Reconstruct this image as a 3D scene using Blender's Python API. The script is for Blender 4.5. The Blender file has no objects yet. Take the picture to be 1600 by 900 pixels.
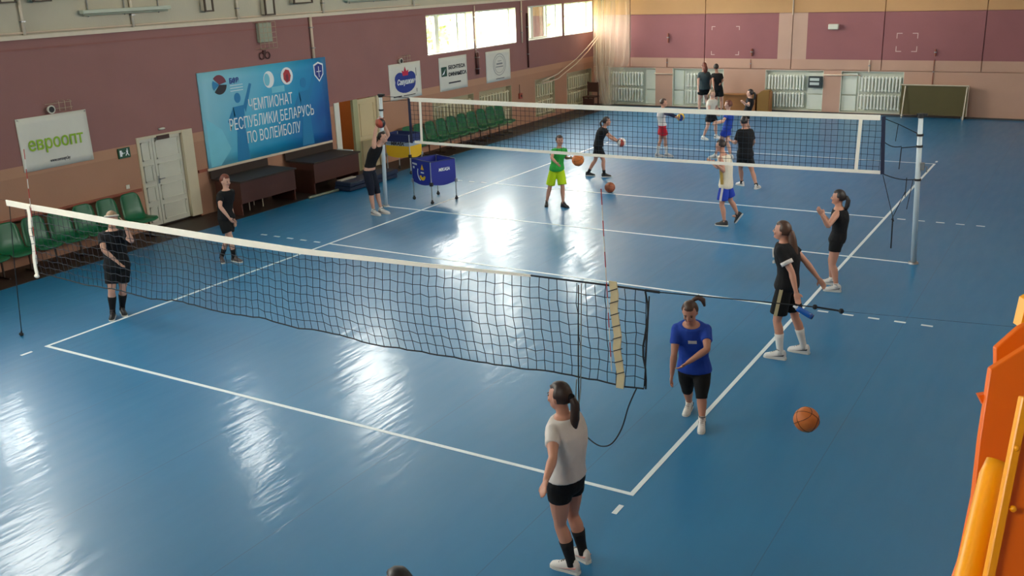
import bpy, bmesh, math, random
from mathutils import Vector, Matrix, noise
random.seed(7)
SC = bpy.context.scene
COL = SC.collection

# ------------------------------------------------------------------ camera
CAM_POS = Vector((3.4046, -7.6086, 4.7536))
YAW, PITCH, ROLL, FPX = 0.5496, -0.3093, 0.03677, 1524.35
RM = Matrix.Rotation(YAW, 3, 'Z') @ Matrix.Rotation(PITCH, 3, 'X') @ Matrix.Rotation(ROLL, 3, 'Y')
cam_d = bpy.data.cameras.new('camera')
cam_d.sensor_width = 36.0
cam_d.lens = FPX / 1600.0 * 36.0
cam_d.clip_start = 0.05
cam_d.clip_end = 400
cam = bpy.data.objects.new('camera', cam_d)
COL.objects.link(cam)
_r, _f, _u = RM.col[0], RM.col[1], RM.col[2]
cam.matrix_world = Matrix(((_r.x, _u.x, -_f.x, CAM_POS.x), (_r.y, _u.y, -_f.y, CAM_POS.y), (_r.z, _u.z, -_f.z, CAM_POS.z), (0, 0, 0, 1)))
SC.camera = cam

# ------------------------------------------------------------------ light
SKY_STRENGTH = 9.0
world = bpy.data.worlds.new('sky')
SC.world = world
world.use_nodes = True
_bg = world.node_tree.nodes['Background']
_bg.inputs[0].default_value = (1.0, 0.98, 0.93, 1)
_bg.inputs[1].default_value = SKY_STRENGTH
SC.view_settings.view_transform = 'Standard'
SC.view_settings.look = 'None'
SC.view_settings.gamma = 1.0
SC.view_settings.use_curve_mapping = False
SC.view_settings.exposure = 2.08
SC.cycles.max_bounces = 8
SC.cycles.diffuse_bounces = 5
SC.cycles.glossy_bounces = 4
SC.cycles.transparent_max_bounces = 16
SC.cycles.sample_clamp_indirect = 6.0
SC.cycles.caustics_reflective = False
SC.cycles.caustics_refractive = False

# room
XL, XR, YN, YF, ZC = -13.25, 6.2, -10.2, 26.0, 8.2
LOWER_WIN = [(1.4, 2.2), (15.48, 17.90), (17.99, 20.42), (21.20, 23.58), (23.74, 25.96)]
LOWER_Z = (2.68, 3.79)
UPPER_WIN = [(-9.4, -6.0), (-4.8, -1.4), (0.9, 2.3), (6.7, 8.6), (11.1, 13.1), (17.4, 20.2), (23.6, 25.9)]  # first two are unseen, added to brighten the near left floor
UPPER_Z = (5.0, 7.2)
RIGHT_FILL_WIN = [(4.5, 8.0), (11.0, 14.5), (18.0, 21.5)]  # unseen windows, spaced to give the left wall fill light
RIGHT_Z = (5.4, 7.2)
NEAR_FILL_WIN = [(-11.8, -8.0), (0.2, 2.0)]  # unseen windows added behind the camera as fill for surfaces facing it
NEAR_Z = (5.6, 7.2)

def portal(loc, w, h, axis, energy=None):
    d = bpy.data.lights.new('daylight', 'AREA')
    d.shape = 'RECTANGLE'
    d.size, d.size_y = w, h
    d.cycles.is_portal = True
    o = bpy.data.objects.new('daylight_portal', d)
    COL.objects.link(o)
    o.location = loc
    v = Vector(axis)
    o.rotation_euler = v.to_track_quat('-Z', 'Y').to_euler()
    return o
for a, b in LOWER_WIN:
    portal((XL - 0.42, (a + b) / 2, sum(LOWER_Z) / 2), b - a, LOWER_Z[1] - LOWER_Z[0], (1, 0, 0))
for a, b in UPPER_WIN:
    portal((XL - 0.42, (a + b) / 2, sum(UPPER_Z) / 2), b - a, UPPER_Z[1] - UPPER_Z[0], (1, 0, 0))
for a, b in RIGHT_FILL_WIN:
    portal((XR + 0.42, (a + b) / 2, sum(RIGHT_Z) / 2), b - a, RIGHT_Z[1] - RIGHT_Z[0], (-1, 0, 0))

for a, b in NEAR_FILL_WIN:
    portal(((a + b) / 2, YN - 0.32, sum(NEAR_Z) / 2), b - a, NEAR_Z[1] - NEAR_Z[0], (0, 1, 0))

# ------------------------------------------------------------------ helpers
def ray(u, v):
    d = RM @ Vector(((u - 800) / FPX, 1.0, -(v - 450) / FPX))
    return CAM_POS.copy(), d
def on_z(u, v, z=0.0):
    o, d = ray(u, v); return o + d * ((z - o.z) / d.z)
def on_y(u, v, y):
    o, d = ray(u, v); return o + d * ((y - o.y) / d.y)
def on_x(u, v, x):
    o, d = ray(u, v); return o + d * ((x - o.x) / d.x)
def at_depth(u, v, t):
    o, d = ray(u, v); return o + d * t

def lin(c):
    out = []
    for x in c[:3]:
        x = x / 255.0
        out.append(x / 12.92 if x <= 0.04045 else ((x + 0.055) / 1.055) ** 2.4)
    return (out[0], out[1], out[2], 1.0)

MATS = {}
def mat(name, col, rough=0.6, metal=0.0, spec=0.5, var=0.08, scale=3.0, bump=0.0, bscale=40.0, stretch=(1, 1, 1), coat=0.0):
    if name in MATS: return MATS[name]
    m = bpy.data.materials.new(name)
    m.use_nodes = True
    nt = m.node_tree; N = nt.nodes; L = nt.links
    b = N['Principled BSDF']
    b.inputs['Roughness'].default_value = rough
    b.inputs['Metallic'].default_value = metal
    b.inputs['Specular IOR Level'].default_value = spec
    if coat: b.inputs['Coat Weight'].default_value = coat
    tc = N.new('ShaderNodeTexCoord')
    mp = N.new('ShaderNodeMapping'); mp.inputs['Scale'].default_value = stretch
    L.new(tc.outputs['Object'], mp.inputs[0])
    nz = N.new('ShaderNodeTexNoise'); nz.inputs['Scale'].default_value = scale; nz.inputs['Detail'].default_value = 4
    L.new(mp.outputs[0], nz.inputs['Vector'])
    mx = N.new('ShaderNodeMix'); mx.data_type = 'RGBA'
    c = lin(col)
    mx.inputs[6].default_value = tuple(x * (1 - var) for x in c[:3]) + (1,)
    mx.inputs[7].default_value = tuple(min(1, x * (1 + var)) for x in c[:3]) + (1,)
    L.new(nz.outputs[0], mx.inputs[0])
    L.new(mx.outputs[2], b.inputs['Base Color'])
    if bump:
        n2 = N.new('ShaderNodeTexNoise'); n2.inputs['Scale'].default_value = bscale; n2.inputs['Detail'].default_value = 3
        L.new(mp.outputs[0], n2.inputs['Vector'])
        bp = N.new('ShaderNodeBump'); bp.inputs['Strength'].default_value = bump; bp.inputs['Distance'].default_value = 0.02
        L.new(n2.outputs[0], bp.inputs['Height'])
        L.new(bp.outputs[0], b.inputs['Normal'])
    MATS[name] = m
    return m

def band_mat(name, bands, axis='Z', rough=0.75, var=0.05, extra=None):
    """paint in horizontal bands: list of (upper limit, colour) from low to high, object coordinates"""
    if name in MATS: return MATS[name]
    m = mat(name, bands[0][1], rough=rough, var=0.0, bump=0.12, bscale=25)
    nt = m.node_tree; N = nt.nodes; L = nt.links
    b = N['Principled BSDF']
    tc = N.new('ShaderNodeTexCoord'); sp = N.new('ShaderNodeSeparateXYZ')
    L.new(tc.outputs['Object'], sp.inputs[0])
    cur = None
    prev = lin(bands[0][1])
    for k in range(1, len(bands)):
        gt = N.new('ShaderNodeMath'); gt.operation = 'GREATER_THAN'
        L.new(sp.outputs[axis], gt.inputs[0]); gt.inputs[1].default_value = bands[k - 1][0]
        mx = N.new('ShaderNodeMix'); mx.data_type = 'RGBA'
        L.new(gt.outputs[0], mx.inputs[0])
        if cur is None: mx.inputs[6].default_value = prev
        else: L.new(cur, mx.inputs[6])
        mx.inputs[7].default_value = lin(bands[k][1])
        cur = mx.outputs[2]
    if extra:
        for (ax, lo, hi, zlo, zhi, colr) in extra:
            ms = []
            for out, op, val in ((sp.outputs[ax], 'GREATER_THAN', lo), (sp.outputs[ax], 'LESS_THAN', hi), (sp.outputs['Z'], 'GREATER_THAN', zlo), (sp.outputs['Z'], 'LESS_THAN', zhi)):
                g = N.new('ShaderNodeMath'); g.operation = op; L.new(out, g.inputs[0]); g.inputs[1].default_value = val; ms.append(g.outputs[0])
            a = ms[0]
            for q in ms[1:]:
                mu = N.new('ShaderNodeMath'); mu.operation = 'MULTIPLY'; L.new(a, mu.inputs[0]); L.new(q, mu.inputs[1]); a = mu.outputs[0]
            mx = N.new('ShaderNodeMix'); mx.data_type = 'RGBA'
            L.new(a, mx.inputs[0]); L.new(cur, mx.inputs[6]); mx.inputs[7].default_value = lin(colr); cur = mx.outputs[2]
    nz = N.new('ShaderNodeTexNoise'); nz.inputs['Scale'].default_value = 1.3; nz.inputs['Detail'].default_value = 6
    L.new(tc.outputs['Object'], nz.inputs['Vector'])
    mr = N.new('ShaderNodeMapRange'); mr.inputs[3].default_value = 1 - var * 2; mr.inputs[4].default_value = 1 + var * 2
    L.new(nz.outputs[0], mr.inputs[0])
    vm = N.new('ShaderNodeVectorMath'); vm.operation = 'SCALE'
    L.new(cur, vm.inputs[0]); L.new(mr.outputs[0], vm.inputs['Scale'])
    L.new(vm.outputs[0], b.inputs['Base Color'])
    return m

LOC = {}
def prop(o, label=None, cat=None, group=None, kind=None):
    if label: o['label'] = label
    if cat: o['category'] = cat
    if group: o['group'] = group
    if kind: o['kind'] = kind
    return o
def empty(name, loc, label=None, cat=None, group=None, kind=None):
    o = bpy.data.objects.new(name, None)
    COL.objects.link(o)
    o.location = loc
    o.empty_display_size = 0.1
    LOC[o.name] = Vector(loc)
    return prop(o, label, cat, group, kind)
def root_loc(o):
    return LOC.get(o.name, Vector((0, 0, 0)))

class MB:
    """collects geometry in world (or local) coordinates, then links one mesh object"""
    def __init__(self): self.v = []; self.f = []
    def add(self, vs, fs):
        n = len(self.v)
        self.v += [Vector(p) for p in vs]
        self.f += [tuple(i + n for i in f) for f in fs]
        return self
    def box(self, a, b):
        x0, y0, z0 = (min(a[i], b[i]) for i in range(3)); x1, y1, z1 = (max(a[i], b[i]) for i in range(3))
        return self.add([(x0, y0, z0), (x1, y0, z0), (x1, y1, z0), (x0, y1, z0), (x0, y0, z1), (x1, y0, z1), (x1, y1, z1), (x0, y1, z1)],
                        [(0, 3, 2, 1), (4, 5, 6, 7), (0, 1, 5, 4), (1, 2, 6, 5), (2, 3, 7, 6), (3, 0, 4, 7)])
    def bar(self, p, q, w, h=None, up=(0, 0, 1)):
        """rectangular bar from p to q"""
        h = w if h is None else h
        p, q = Vector(p), Vector(q); d = (q - p).normalized(); up = Vector(up)
        if abs(d.dot(up)) > 0.98: up = Vector((1, 0, 0))
        s = d.cross(up).normalized(); t = s.cross(d)
        vs = []
        for c in (p, q):
            for a, b in ((-1, -1), (1, -1), (1, 1), (-1, 1)): vs.append(c + s * (a * w / 2) + t * (b * h / 2))
        return self.add(vs, [(3, 2, 1, 0), (4, 5, 6, 7), (0, 1, 5, 4), (1, 2, 6, 5), (2, 3, 7, 6), (3, 0, 4, 7)])
    def tube(self, pts, r, n=8, cap=True, flat=None):
        """tube along points; r a number or list; flat = (side vector, factor) squashes"""
        pts = [Vector(p) for p in pts]
        if not hasattr(r, '__len__'): r = [r] * len(pts)
        rings = []; ref = None
        for i, p in enumerate(pts):
            d = (pts[min(i + 1, len(pts) - 1)] - pts[max(i - 1, 0)])
            d = d.normalized() if d.length > 1e-9 else Vector((0, 0, 1))
            if ref is None:
                ref = Vector((0, 0, 1)) if abs(d.z) < 0.9 else Vector((1, 0, 0))
                if flat: ref = Vector(flat[0])
            s = ref - d * ref.dot(d)
            s = s.normalized() if s.length > 1e-6 else d.orthogonal().normalized()
            ref = s; t = d.cross(s)
            k = flat[1] if flat else 1.0
            rings.append([p + (s * math.cos(2 * math.pi * j / n) * k + t * math.sin(2 * math.pi * j / n)) * r[i] for j in range(n)])
        return self.loft(rings, cap)
    def loft(self, rings, cap=True):
        n = len(rings[0]); vs = [p for q in rings for p in q]; fs = []
        for i in range(len(rings) - 1):
            for j in range(n):
                k = (j + 1) % n
                fs.append((i * n + j, i * n + k, (i + 1) * n + k, (i + 1) * n + j))
        if cap:
            fs.append(tuple(range(n))[::-1]); m = (len(rings) - 1) * n
            fs.append(tuple(range(m, m + n)))
        return self.add(vs, fs)
    def ball(self, c, r, n=10, m=7, axes=None):
        """ellipsoid; r a number or 3 radii along axes (x,y,z vectors)"""
        c = Vector(c)
        if not hasattr(r, '__len__'): r = (r, r, r)
        ax = axes or (Vector((1, 0, 0)), Vector((0, 1, 0)), Vector((0, 0, 1)))
        vs = [c - ax[2] * r[2]]
        for i in range(1, m):
            a = math.pi * i / m
            for j in range(n):
                b = 2 * math.pi * j / n
                vs.append(c + ax[0] * (r[0] * math.sin(a) * math.cos(b)) + ax[1] * (r[1] * math.sin(a) * math.sin(b)) - ax[2] * (r[2] * math.cos(a)))
        vs.append(c + ax[2] * r[2]); fs = []
        for j in range(n):
            k = (j + 1) % n
            fs.append((0, 1 + k, 1 + j)); fs.append((len(vs) - 1, 1 + (m - 2) * n + j, 1 + (m - 2) * n + k))
            for i in range(m - 2):
                fs.append((1 + i * n + j, 1 + i * n + k, 1 + (i + 1) * n + k, 1 + (i + 1) * n + j))
        return self.add(vs, fs)
    def prism(self, poly, off):
        """polygon (3D points) extruded by vector off"""
        poly = [Vector(p) for p in poly]; off = Vector(off); n = len(poly)
        vs = poly + [p + off for p in poly]
        fs = [tuple(range(n))[::-1], tuple(range(n, 2 * n))] + [(i, (i + 1) % n, n + (i + 1) % n, n + i) for i in range(n)]
        return self.add(vs, fs)
    def mesh(self, name, material, origin=(0, 0, 0), smooth=False, bevel=0.0):
        me = bpy.data.meshes.new(name)
        o = Vector(origin)
        me.from_pydata([tuple(p - o) for p in self.v], [], self.f)
        bm = bmesh.new(); bm.from_mesh(me)
        bmesh.ops.recalc_face_normals(bm, faces=bm.faces)
        if bevel:
            bmesh.ops.bevel(bm, geom=list(bm.edges), offset=bevel, segments=1, affect='EDGES', clamp_overlap=True)
        for f in bm.faces: f.smooth = smooth
        bm.to_mesh(me); bm.free()
        if material: me.materials.append(material)
        return me
    def build(self, name, material, parent=None, smooth=False, bevel=0.0, label=None, cat=None, group=None, kind=None, origin=None):
        if origin is None:
            if parent is not None: origin = root_loc(parent)
            else: origin = Vector((0, 0, 0))
        o = bpy.data.objects.new(name, self.mesh(name, material, origin, smooth, bevel))
        COL.objects.link(o)
        if parent is not None:
            o.parent = parent
            o.location = Vector(origin) - root_loc(parent)
        else:
            o.location = origin
        LOC[o.name] = Vector(origin)
        return prop(o, label, cat, group, kind)

def put(name, me, parent, loc, rotz=0.0, scale=None):
    """another object that shares mesh data; loc is in the parent's space"""
    o = bpy.data.objects.new(name, me)
    COL.objects.link(o)
    o.parent = parent
    o.location = loc
    o.rotation_euler = (0, 0, rotz)
    if scale: o.scale = scale
    return o

def copy_thing(root, loc, label=None, rotz=None):
    """copy of a thing with its parts and sub-parts"""
    c = root.copy(); COL.objects.link(c); c.location = loc
    if rotz is not None: c.rotation_euler = (0, 0, rotz)
    if label: c['label'] = label
    for ch in list(root.children):
        d = ch.copy(); COL.objects.link(d); d.parent = c
        for g in list(ch.children):
            e = g.copy(); COL.objects.link(e); e.parent = d
    LOC[c.name] = Vector(loc)
    return c

def text_mesh(body, size, extrude=0.002, bold=0.0, shear=0.0, width=None):
    cu = bpy.data.curves.new('text', 'FONT')
    cu.body = body; cu.size = size; cu.extrude = extrude; cu.offset = bold; cu.shear = shear
    cu.align_x = 'CENTER'; cu.align_y = 'CENTER'; cu.resolution_u = 3
    o = bpy.data.objects.new('text', cu); COL.objects.link(o)
    tmp = o.to_mesh()
    vs = [v.co.copy() for v in tmp.vertices]; fs = [tuple(p.vertices) for p in tmp.polygons]
    o.to_mesh_clear(); bpy.data.objects.remove(o); bpy.data.curves.remove(cu)
    if width and vs:
        w = max(v.x for v in vs) - min(v.x for v in vs)
        k = width / max(w, 1e-6)
        for v in vs: v.x *= k
    return vs, fs
def wall_text(name, body, size, x, y, z, material, parent, bold=0.0, width=None, shear=0.0):
    """lettering on the left wall: reads along +Y, faces +X"""
    vs, fs = text_mesh(body, size, 0.002, bold, shear, width)
    mb = MB(); mb.add([(x + v.z, y + v.x, z + v.y) for v in vs], fs)
    return mb.build(name, material, parent)
# ------------------------------------------------------------------ materials of the setting
def floor_material():
    m = mat('floor_vinyl', (58, 116, 158), rough=0.3, var=0.0)
    nt = m.node_tree; N = nt.nodes; L = nt.links; b = N['Principled BSDF']
    tc = N.new('ShaderNodeTexCoord')
    n1 = N.new('ShaderNodeTexNoise'); n1.inputs['Scale'].default_value = 0.7; n1.inputs['Detail'].default_value = 7; n1.inputs['Roughness'].default_value = 0.65
    L.new(tc.outputs['Object'], n1.inputs['Vector'])
    mx = N.new('ShaderNodeMix'); mx.data_type = 'RGBA'
    mx.inputs[6].default_value = lin((12, 104, 152)); mx.inputs[7].default_value = lin((18, 114, 164))
    L.new(n1.outputs[0], mx.inputs[0])
    # seams between the vinyl sheets, every 2 m, running along the court
    sp = N.new('ShaderNodeSeparateXYZ'); L.new(tc.outputs['Object'], sp.inputs[0])
    ad = N.new('ShaderNodeMath'); ad.operation = 'ADD'; ad.inputs[1].default_value = 100.6; L.new(sp.outputs['X'], ad.inputs[0])
    md = N.new('ShaderNodeMath'); md.operation = 'MODULO'; md.inputs[1].default_value = 2.0; L.new(ad.outputs[0], md.inputs[0])
    lt = N.new('ShaderNodeMath'); lt.operation = 'LESS_THAN'; lt.inputs[1].default_value = 0.010; L.new(md.outputs[0], lt.inputs[0])
    mul = N.new('ShaderNodeMath'); mul.operation = 'MULTIPLY'; mul.inputs[1].default_value = 0.45; L.new(lt.outputs[0], mul.inputs[0])
    mx2 = N.new('ShaderNodeMix'); mx2.data_type = 'RGBA'; L.new(mul.outputs[0], mx2.inputs[0])
    L.new(mx.outputs[2], mx2.inputs[6]); mx2.inputs[7].default_value = lin((28, 62, 88))
    L.new(mx2.outputs[2], b.inputs['Base Color'])
    # polish worn in long strokes
    mp = N.new('ShaderNodeMapping'); mp.inputs['Scale'].default_value = (5.0, 0.8, 1.0); L.new(tc.outputs['Object'], mp.inputs[0])
    n2 = N.new('ShaderNodeTexNoise'); n2.inputs['Scale'].default_value = 1.4; n2.inputs['Detail'].default_value = 6
    L.new(mp.outputs[0], n2.inputs['Vector'])
    mr = N.new('ShaderNodeMapRange'); mr.inputs[1].default_value = 0.3; mr.inputs[2].default_value = 0.7
    mr.inputs[3].default_value = FLOOR_ROUGH[0]; mr.inputs[4].default_value = FLOOR_ROUGH[1]
    L.new(n2.outputs[0], mr.inputs[0]); L.new(mr.outputs[0], b.inputs['Roughness'])
    mp3 = N.new('ShaderNodeMapping'); mp3.inputs['Scale'].default_value = (4.0, 0.8, 1.0); mp3.inputs['Rotation'].default_value = (0, 0, 0.25); L.new(tc.outputs['Object'], mp3.inputs[0])
    n3 = N.new('ShaderNodeTexNoise'); n3.inputs['Scale'].default_value = 1.7; n3.inputs['Detail'].default_value = 3
    L.new(mp3.outputs[0], n3.inputs['Vector'])
    bp = N.new('ShaderNodeBump'); bp.inputs['Strength'].default_value = 0.5; bp.inputs['Distance'].default_value = 0.016
    L.new(n3.outputs[0], bp.inputs['Height']); L.new(bp.outputs[0], b.inputs['Coat Normal'])
    b.inputs['Specular IOR Level'].default_value = 0.6
    b.inputs['Coat Weight'].default_value = 0.35; b.inputs['Coat Roughness'].default_value = 0.16
    return m
FLOOR_ROUGH = (0.40, 0.46)
M_FLOOR = floor_material()
M_LINE = mat('line_paint', (222, 232, 236), rough=0.45, var=0.05, scale=6)
M_STRIP = mat('dark_floor_boards', (52, 36, 29), rough=0.5, var=0.3, scale=4, stretch=(6, 0.6, 1))
MAUVE, PEACH, PEACH_L, PALE = (142, 98, 94), (166, 122, 98), (176, 132, 106), (182, 174, 154)
M_LEFT = band_mat('left_wall_paint', [(1.60, PEACH), (1.795, PEACH_L), (4.0, MAUVE), (99, PALE)])
M_FAR = band_mat('far_wall_paint', [(1.765, (190, 150, 130)), (3.27, (192, 156, 138)), (99, (194, 148, 102))], extra=[
    ('X', -11.75, -6.32, 1.765, 3.27, (148, 92, 94)), ('X', -5.36, 9.0, 1.765, 3.27, (148, 92, 94))])
M_WALL = mat('plain_wall_paint', (188, 160, 140), rough=0.8, var=0.05)
M_CEIL = mat('ceiling_paint', (206, 202, 192), rough=0.9, var=0.03)
M_WHITE = mat('white_enamel', (206, 204, 190), rough=0.35, var=0.05)
M_FRAME = mat('window_frame_paint', (214, 214, 202), rough=0.4, var=0.04)
M_NICHE = mat('mint_niche_paint', (220, 222, 208), rough=0.7, var=0.06)
M_METAL = mat('grey_steel', (150, 152, 152), rough=0.35, metal=0.8, var=0.08)
M_BLACK = mat('black_rubber', (26, 26, 28), rough=0.6, var=0.1)
M_ROPE = mat('black_rope', (24, 27, 32), rough=0.8, var=0.2, scale=60)

def pane_material():
    m = bpy.data.materials.new('window_glass'); m.use_nodes = True
    nt = m.node_tree; N = nt.nodes; L = nt.links; N.clear()
    out = N.new('ShaderNodeOutputMaterial'); tr = N.new('ShaderNodeBsdfTransparent'); gl = N.new('ShaderNodeBsdfGlossy')
    tr.inputs[0].default_value = (0.94, 0.96, 0.94, 1); gl.inputs['Roughness'].default_value = 0.03
    fr = N.new('ShaderNodeFresnel'); fr.inputs[0].default_value = 1.45
    mx = N.new('ShaderNodeMixShader'); L.new(fr.outputs[0], mx.inputs[0]); L.new(tr.outputs[0], mx.inputs[1]); L.new(gl.outputs[0], mx.inputs[2])
    L.new(mx.outputs[0], out.inputs[0])
    return m
M_PANE = pane_material()

# ------------------------------------------------------------------ floor and lines
fl = MB(); fl.box((-12.2, YN, -0.1), (XR, YF + 0.3, 0.0))
floor = fl.build('floor', M_FLOOR, kind='structure')
st = MB(); st.box((XL - 0.42, YN, -0.1), (-12.2, YF + 0.3, 0.004))
floor_border = st.build('floor_border', M_STRIP, kind='structure')
def court_line(x0, y0, x1, y1):
    m = MB(); m.box((x0, y0, 0.0), (x1, y1, 0.003))
    m.build('court_line', M_LINE, floor)
hw = 0.025
court_line(-9 - hw, -hw, hw, hw); court_line(-9 - hw, 18 - hw, hw, 18 + hw)
court_line(-hw, hw, hw, 18 - hw); court_line(-9 - hw, hw, -9 + hw, 18 - hw)
court_line(-10.0, 9 - hw, -9 - hw, 9 + hw); court_line(-9 + hw, 9 - hw, -hw, 9 + hw); court_line(hw, 9 - hw, 1.0, 9 + hw)
for yy in (6, 12):
    court_line(-9 + hw, yy - hw, -hw, yy + hw)
    for k in range(5):
        court_line(hw + 0.2 + k * 0.35, yy - hw, hw + 0.35 + k * 0.35, yy + hw)
        court_line(-9 - hw - 0.35 - k * 0.35, yy - hw, -9 - hw - 0.2 - k * 0.35, yy + hw)
for xx in (0, -9):
    court_line(xx - hw, -0.40, xx + hw, -0.23)
    court_line(xx - hw, 18.23, xx + hw, 18.40)

# ------------------------------------------------------------------ walls
def wall_cells(mb, plane, c, out, u0, u1, v0, v1, holes):
    """plane 'X' or 'Y' at c, front face towards the room, thickness out (signed); holes (ua, ub, va, vb)"""
    P = (lambda w, u, v: (w, u, v)) if plane == 'X' else (lambda w, u, v: (u, w, v))
    us = sorted({u0, u1, *[min(max(h[i], u0), u1) for h in holes for i in (0, 1)]}); vs = sorted({v0, v1, *[min(max(h[i], v0), v1) for h in holes for i in (2, 3)]})
    def hole(a, b): return any(h[0] < a < h[1] and h[2] < b < h[3] for h in holes)
    for i in range(len(us) - 1):
        for j in range(len(vs) - 1):
            if hole((us[i] + us[i + 1]) / 2, (vs[j] + vs[j + 1]) / 2): continue
            for w in (c, c + out):
                mb.add([P(w, us[i], vs[j]), P(w, us[i + 1], vs[j]), P(w, us[i + 1], vs[j + 1]), P(w, us[i], vs[j + 1])], [(0, 1, 2, 3)])
    for (a, b, p, q) in holes:
        for (ua, va, ub, vb) in ((a, p, a, q), (b, p, b, q), (a, p, b, p), (a, q, b, q)):
            mb.add([P(c, ua, va), P(c + out, ua, va), P(c + out, ub, vb), P(c, ub, vb)], [(0, 1, 2, 3)])
    for (ua, va, ub, vb) in ((u0, v0, u0, v1), (u1, v0, u1, v1), (u0, v0, u1, v0), (u0, v1, u1, v1)):
        mb.add([P(c, ua, va), P(c + out, ua, va), P(c + out, ub, vb), P(c, ub, vb)], [(0, 1, 2, 3)])

DOOR1 = (5.29, 6.70, 0.0, 1.91); DOOR2 = (11.30, 13.10, 0.0, 1.86)
NICHE_L = [(15.55, 17.75, 0.12, 1.38), (18.05, 20.0, 0.12, 1.38), (21.55, 22.95, 0.12, 1.38), (23.85, 25.85, 0.12, 1.38)]
NICHE_F = [(-12.62, -10.74, 0.06, 1.40), (-10.08, -8.18, 0.06, 1.40), (-6.70, -4.74, 0.06, 1.40), (-4.17, -2.22, 0.06, 1.40)]
wl = MB()
wall_cells(wl, 'X', XL, -0.42, YN, YF + 0.45, 0.0, ZC, [DOOR1, DOOR2] + NICHE_L + [(a, b) + LOWER_Z for a, b in LOWER_WIN] + [(a, b) + UPPER_Z for a, b in UPPER_WIN])
wall_left = wl.build('wall_left', M_LEFT, kind='structure')
wf = MB()
wall_cells(wf, 'Y', YF, 0.45, XL, XR + 0.4, 0.0, 1.42, NICHE_F)
wf.box((XL, YF + 0.06, 1.42), (XR + 0.4, YF + 0.45, ZC))
wall_far = wf.build('wall_far', M_FAR, kind='structure')
xs = [XL, -11.75, -8.9, -5.85, -2.94, 0.0, 3.0, XR]
for (z0, z1) in ((1.44, 3.262), (3.278, 5.8), (5.815, ZC)):
    for i in range(len(xs) - 1):
        m = MB(); m.box((xs[i] + 0.014, YF, z0), (xs[i + 1] - 0.014, YF + 0.06, z1)); m.build('panel', M_FAR, wall_far)
for (a, b, p, q) in NICHE_F:
    m = MB(); m.box((a, YF + 0.20, p), (b, YF + 0.22, q)); m.box((a, YF + 0.002, p), (a + 0.012, YF + 0.20, q)); m.box((b - 0.012, YF + 0.002, p), (b, YF + 0.20, q)); m.box((a, YF + 0.002, q - 0.012), (b, YF + 0.20, q)); m.box((a, YF + 0.002, p), (b, YF + 0.20, p + 0.012))
    m.build('niche', M_NICHE, wall_far)
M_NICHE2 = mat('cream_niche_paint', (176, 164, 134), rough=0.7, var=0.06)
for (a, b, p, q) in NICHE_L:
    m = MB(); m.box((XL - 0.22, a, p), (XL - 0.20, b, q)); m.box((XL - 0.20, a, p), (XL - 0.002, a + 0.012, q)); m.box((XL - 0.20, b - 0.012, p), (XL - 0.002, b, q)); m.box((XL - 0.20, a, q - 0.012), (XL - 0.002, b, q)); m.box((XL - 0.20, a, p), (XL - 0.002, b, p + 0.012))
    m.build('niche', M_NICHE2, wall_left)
wr = MB(); wall_cells(wr, 'X', XR, 0.42, YN, YF + 0.45, 0.0, ZC, [(a, b) + RIGHT_Z for a, b in RIGHT_FILL_WIN]); wr.build('wall_right', M_WALL, kind='structure')
wn = MB(); wall_cells(wn, 'Y', YN, -0.3, XL - 0.42, XR + 0.42, 0.0, ZC, [(a, b) + NEAR_Z for a, b in NEAR_FILL_WIN]); wn.build('wall_near', M_WALL, kind='structure')
ce = MB(); ce.box((XL - 0.42, YN - 0.3, ZC), (XR + 0.42, YF + 0.45, ZC + 0.3)); ce.build('ceiling', M_CEIL, kind='structure')
M_TRIM = mat('ledge_paint', (206, 192, 172), rough=0.6, var=0.08, scale=8)
t = MB(); t.box((XL, YN, 3.985), (XL + 0.06, YF - 0.01, 4.055)); t.build('trim_1', M_TRIM, kind='structure')
M_DADO = mat('dado_rail_paint', (140, 74, 54), rough=0.55, var=0.15)
t = MB(); t.box((XL, -4.0, 0.84), (XL + 0.03, 5.24, 0.90)); t.build('trim_2', M_DADO, kind='structure')
t = MB(); t.box((XL, 6.76, 0.93), (XL + 0.03, 7.03, 0.99)); t.build('trim_3', M_DADO, kind='structure')
M_MAUVE_LINE = mat('mauve_moulding', (140, 88, 82), rough=0.7)
t = MB(); t.box((XL, YN, 3.80), (XL + 0.018, 15.3, 3.83)); t.build('trim_4', M_MAUVE_LINE, kind='structure')
t = MB(); t.box((-13.2, YF - 0.03, 0.0), (XR, YF, 0.05)); t.build('baseboard_far', mat('dark_baseboard', (72, 66, 62), rough=0.6), kind='structure')

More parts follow.
